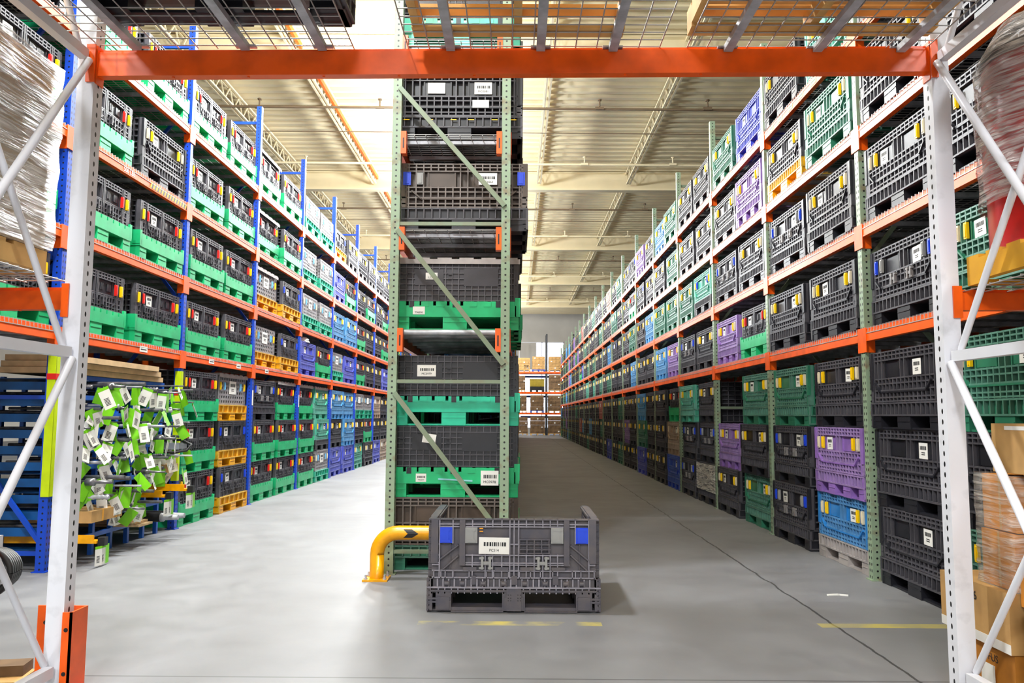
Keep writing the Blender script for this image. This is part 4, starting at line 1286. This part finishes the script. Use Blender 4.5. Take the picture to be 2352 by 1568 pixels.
for q in range(2):
    o = thing('axle_shaft', ('nearer' if q == 0 else 'farther') + ' of two thick black axle shafts low beside the thin slats', 'shaft', (XL - .3, 8.42 + .16 * q, .24))
    mb = MB(); mb.tube([(0, 0, 0), (.5, 0, 0)], .05, 16); mb.obj('rubber_boot', M_dark, o)
    mb = MB(); mb.tube([(.5, 0, 0), (.53, 0, 0), (.54, 0, 0), (.68, 0, 0)], [.045, .045, .03, .026], 12); mb.obj('spline', M_galv, o)
o = thing('mirror_head', 'grey boxy mirror head on a black arm sticking out by the farther lime-guarded post', 'mirror', (XL - .1, 8.75, .93))
mb = MB(); mb.box(0, -.05, 0, .34, .06, .07); mb.box(.34, -.04, .01, .38, .05, .06); mb.obj('housing', mat('mirror_grey', (146, 150, 158), .35), o)
mb = MB(); mb.tube([(.0, -.07, -.02), (.3, -.09, -.03), (.42, -.04, -.01), (.44, .03, .05), (.3, .08, .1), (.0, .08, .09)], .014, 8); mb.obj('arm', M_dark, o)
# lime guards on the first blue posts
for k_, (yy, lb) in enumerate(((YL - PITCH, 'lime yellow corner guard on the blue post behind the white post'), (YL, 'lime yellow corner guard with red tape beyond the pigeonhole rack'))):
    o = thing('post_guard', lb, 'guard', (XL + .012, yy - .012, .62 if k_ == 0 else .55))
    mb = MB(); mb.box(-.07, 0, 0, 0, .008, 1.26); mb.box(-.008, .004, 0, 0, .06, 1.26); mb.obj('angle', M_guardy, o)
    mb = MB(); mb.box(-.074, -.003, .98, .003, .064, 1.03); mb.obj('red_tape', PL['red'], o)

# ------------------------------------------------------------------ end rack at the far end of the aisle
o = thing('pallet_rack', 'distant rack across the end of the dark aisle with orange beams', 'rack', (0, 55.0, 0))
for x in (-.05, 2.04, 3.9):
    mb = MB(); mb.box(x, 0, 0, x + .12, .1, 7.0); mb.box(x, 1.0, 0, x + .12, 1.1, 7.0); mb.obj('upright_post', mat('dark_upright', (60, 62, 66), .5), o)
for z in (1.42, 2.85, 4.25):
    mb = MB(); mb.box(0, -.05, z, 4.2, 0, z + .13); mb.box(0, 1.1, z, 4.2, 1.15, z + .13); mb.obj('cross_beam', M_orange, o)
    mb = MB(); mb.box(.3, 1.1, z - .24, 4.0, 1.16, z - .1); mb.obj('rear_beam', M_blue, o)
LOADS = [(.12, .8, 0, 1.25), (.98, 1.98, 0, 1.28), (2.2, 3.1, 0, 1.3), (.12, .72, 1.55, 1.18), (.98, 1.9, 1.55, 1.2), (2.2, 3.1, 1.55, 1.2), (.12, .62, 2.98, 1.12), (2.25, 3.1, 2.98, 1.18), (.12, .95, 4.38, .95), (1.1, 1.98, 4.38, 1.05), (2.25, 3.1, 4.38, 1.05)]
for i, (x0, x1, z, h) in enumerate(LOADS):
    lv = ('floor', 'first beam', 'second beam', 'top beam')[0 if z < 1 else 1 if z < 2 else 2 if z < 4 else 3]
    ps = ('beside the middle rack', 'in the middle', 'beside the sage-post rack')[0 if x0 < .5 else 1 if x0 < 1.5 else 2]
    o = thing('pallet_load', 'palletised brown cartons on the %s of the distant rack, %s' % (lv, ps), 'pallet load', (x0, 54.9, z))
    mb = MB(); wd = x1 - x0
    for k_ in range(4):
        mb.box(.01 * (k_ % 2), .02, .14 + (h - .14) * k_ / 4, wd - .01 * (k_ % 2), .9, .14 + (h - .14) * (k_ + 1) / 4 - .012, 0)
        for q in range(3): mb.box(wd * (.15 + .3 * q), .0, .14 + (h - .14) * (k_ + .3) / 4, wd * (.15 + .3 * q) + .1, .02, .14 + (h - .14) * (k_ + .6) / 4, 1 if (q * 2 + k_ + i) % 6 == 0 else 0)
    mb.obj('cartons', [M_card3 if z < 4 else M_card, M_label], o)
    mb = MB()
    for q in range(3): mb.box(wd * q * .45, 0, 0.004, wd * q * .45 + wd * .1, .9, .12)
    mb.box(0, 0, .11, wd, .9, .135); mb.obj('pallet', M_blue if i in (9, 4) else M_wood, o)
    if i == 8: text('TE', .32, o, (.55, -.004, .22), (math.pi / 2, 0.0, 0))
o = thing('tote', 'olive yellow tote with black base on the distant rack', 'tote', (.95, 54.9, 2.984))
mb = MB(); mb.box(0, 0, .36, .98, .9, .85); mb.box(-.02, -.02, .82, 1.0, .92, .88); mb.obj('body', mat('olive_tote', (150, 128, 10), .5), o)
mb = MB(); mb.box(0, .02, .12, .98, .88, .36)
for x in (0, .42, .84): mb.box(x, .02, 0, x + .14, .88, .12)
mb.obj('base', M_dark, o)

# ------------------------------------------------------------------ small things
o = thing('plastic_strap', 'short white strap scrap lying on the floor of the dark aisle', 'strap', (2.38, 6.05, 0.0), .1)
mb = MB(); mb.bar((-.07, 0, .006), (.02, .01, .006), .022, .01); mb.bar((.02, .01, .006), (.08, -.02, .006), .014, .01); mb.obj('band', M_label, o)
# film wrapped round the lowest container of one floor stack
q = BINS[1, 3, 4, 0]
mb = MB()
for zz in frange(.22, .58, 9):
    mb.box(-W / 2 - .008, -.018, zz - .022, W / 2 + .008, -.012, zz + .02); mb.box(-W / 2 - .012, -.018, zz - .022, -W / 2 - .008, .9, zz + .02); mb.box(W / 2 + .008, -.018, zz - .022, W / 2 + .012, .9, zz + .02)
mb.obj('stretch_film', M_film, q)
q['label'] = 'film-wrapped black container, floor stack bottom, fourth bay of sage-post rack, nearer half'
# embossed letters on the container above the wrapped cartons
text('GM', .12, BINS[-1, 0, 2, 1], (.19, .034, .425), (math.pi / 2, 0, 0), RB['grey'], 'embossed_letters')
# crumpled bag on a violet container
o = thing('plastic_bag', 'crumpled white plastic bag on top of a violet blue container', 'bag', (XL - .28, YL + 2 * PITCH + .62, ZL[0] + .202 + .607))
mb = MB(); rr = random.Random(2); v = []
for j in range(7):
    for k_ in range(12):
        a = 2 * math.pi * k_ / 12; t = j / 6; r_ = .24 * math.sqrt(max(0, 1 - t * t)) + .03 + rr.uniform(-.03, .03)
        v.append((r_ * math.cos(a), r_ * math.sin(a) * 1.1, .001 + .16 * t + (rr.uniform(-.015, .015) if j else 0)))
mb.add(v, [(j * 12 + k_, j * 12 + (k_ + 1) % 12, (j + 1) * 12 + (k_ + 1) % 12, (j + 1) * 12 + k_) for j in range(6) for k_ in range(12)] + [tuple(range(72, 84))], 0, False)
mb.obj('sheet', M_label, o)
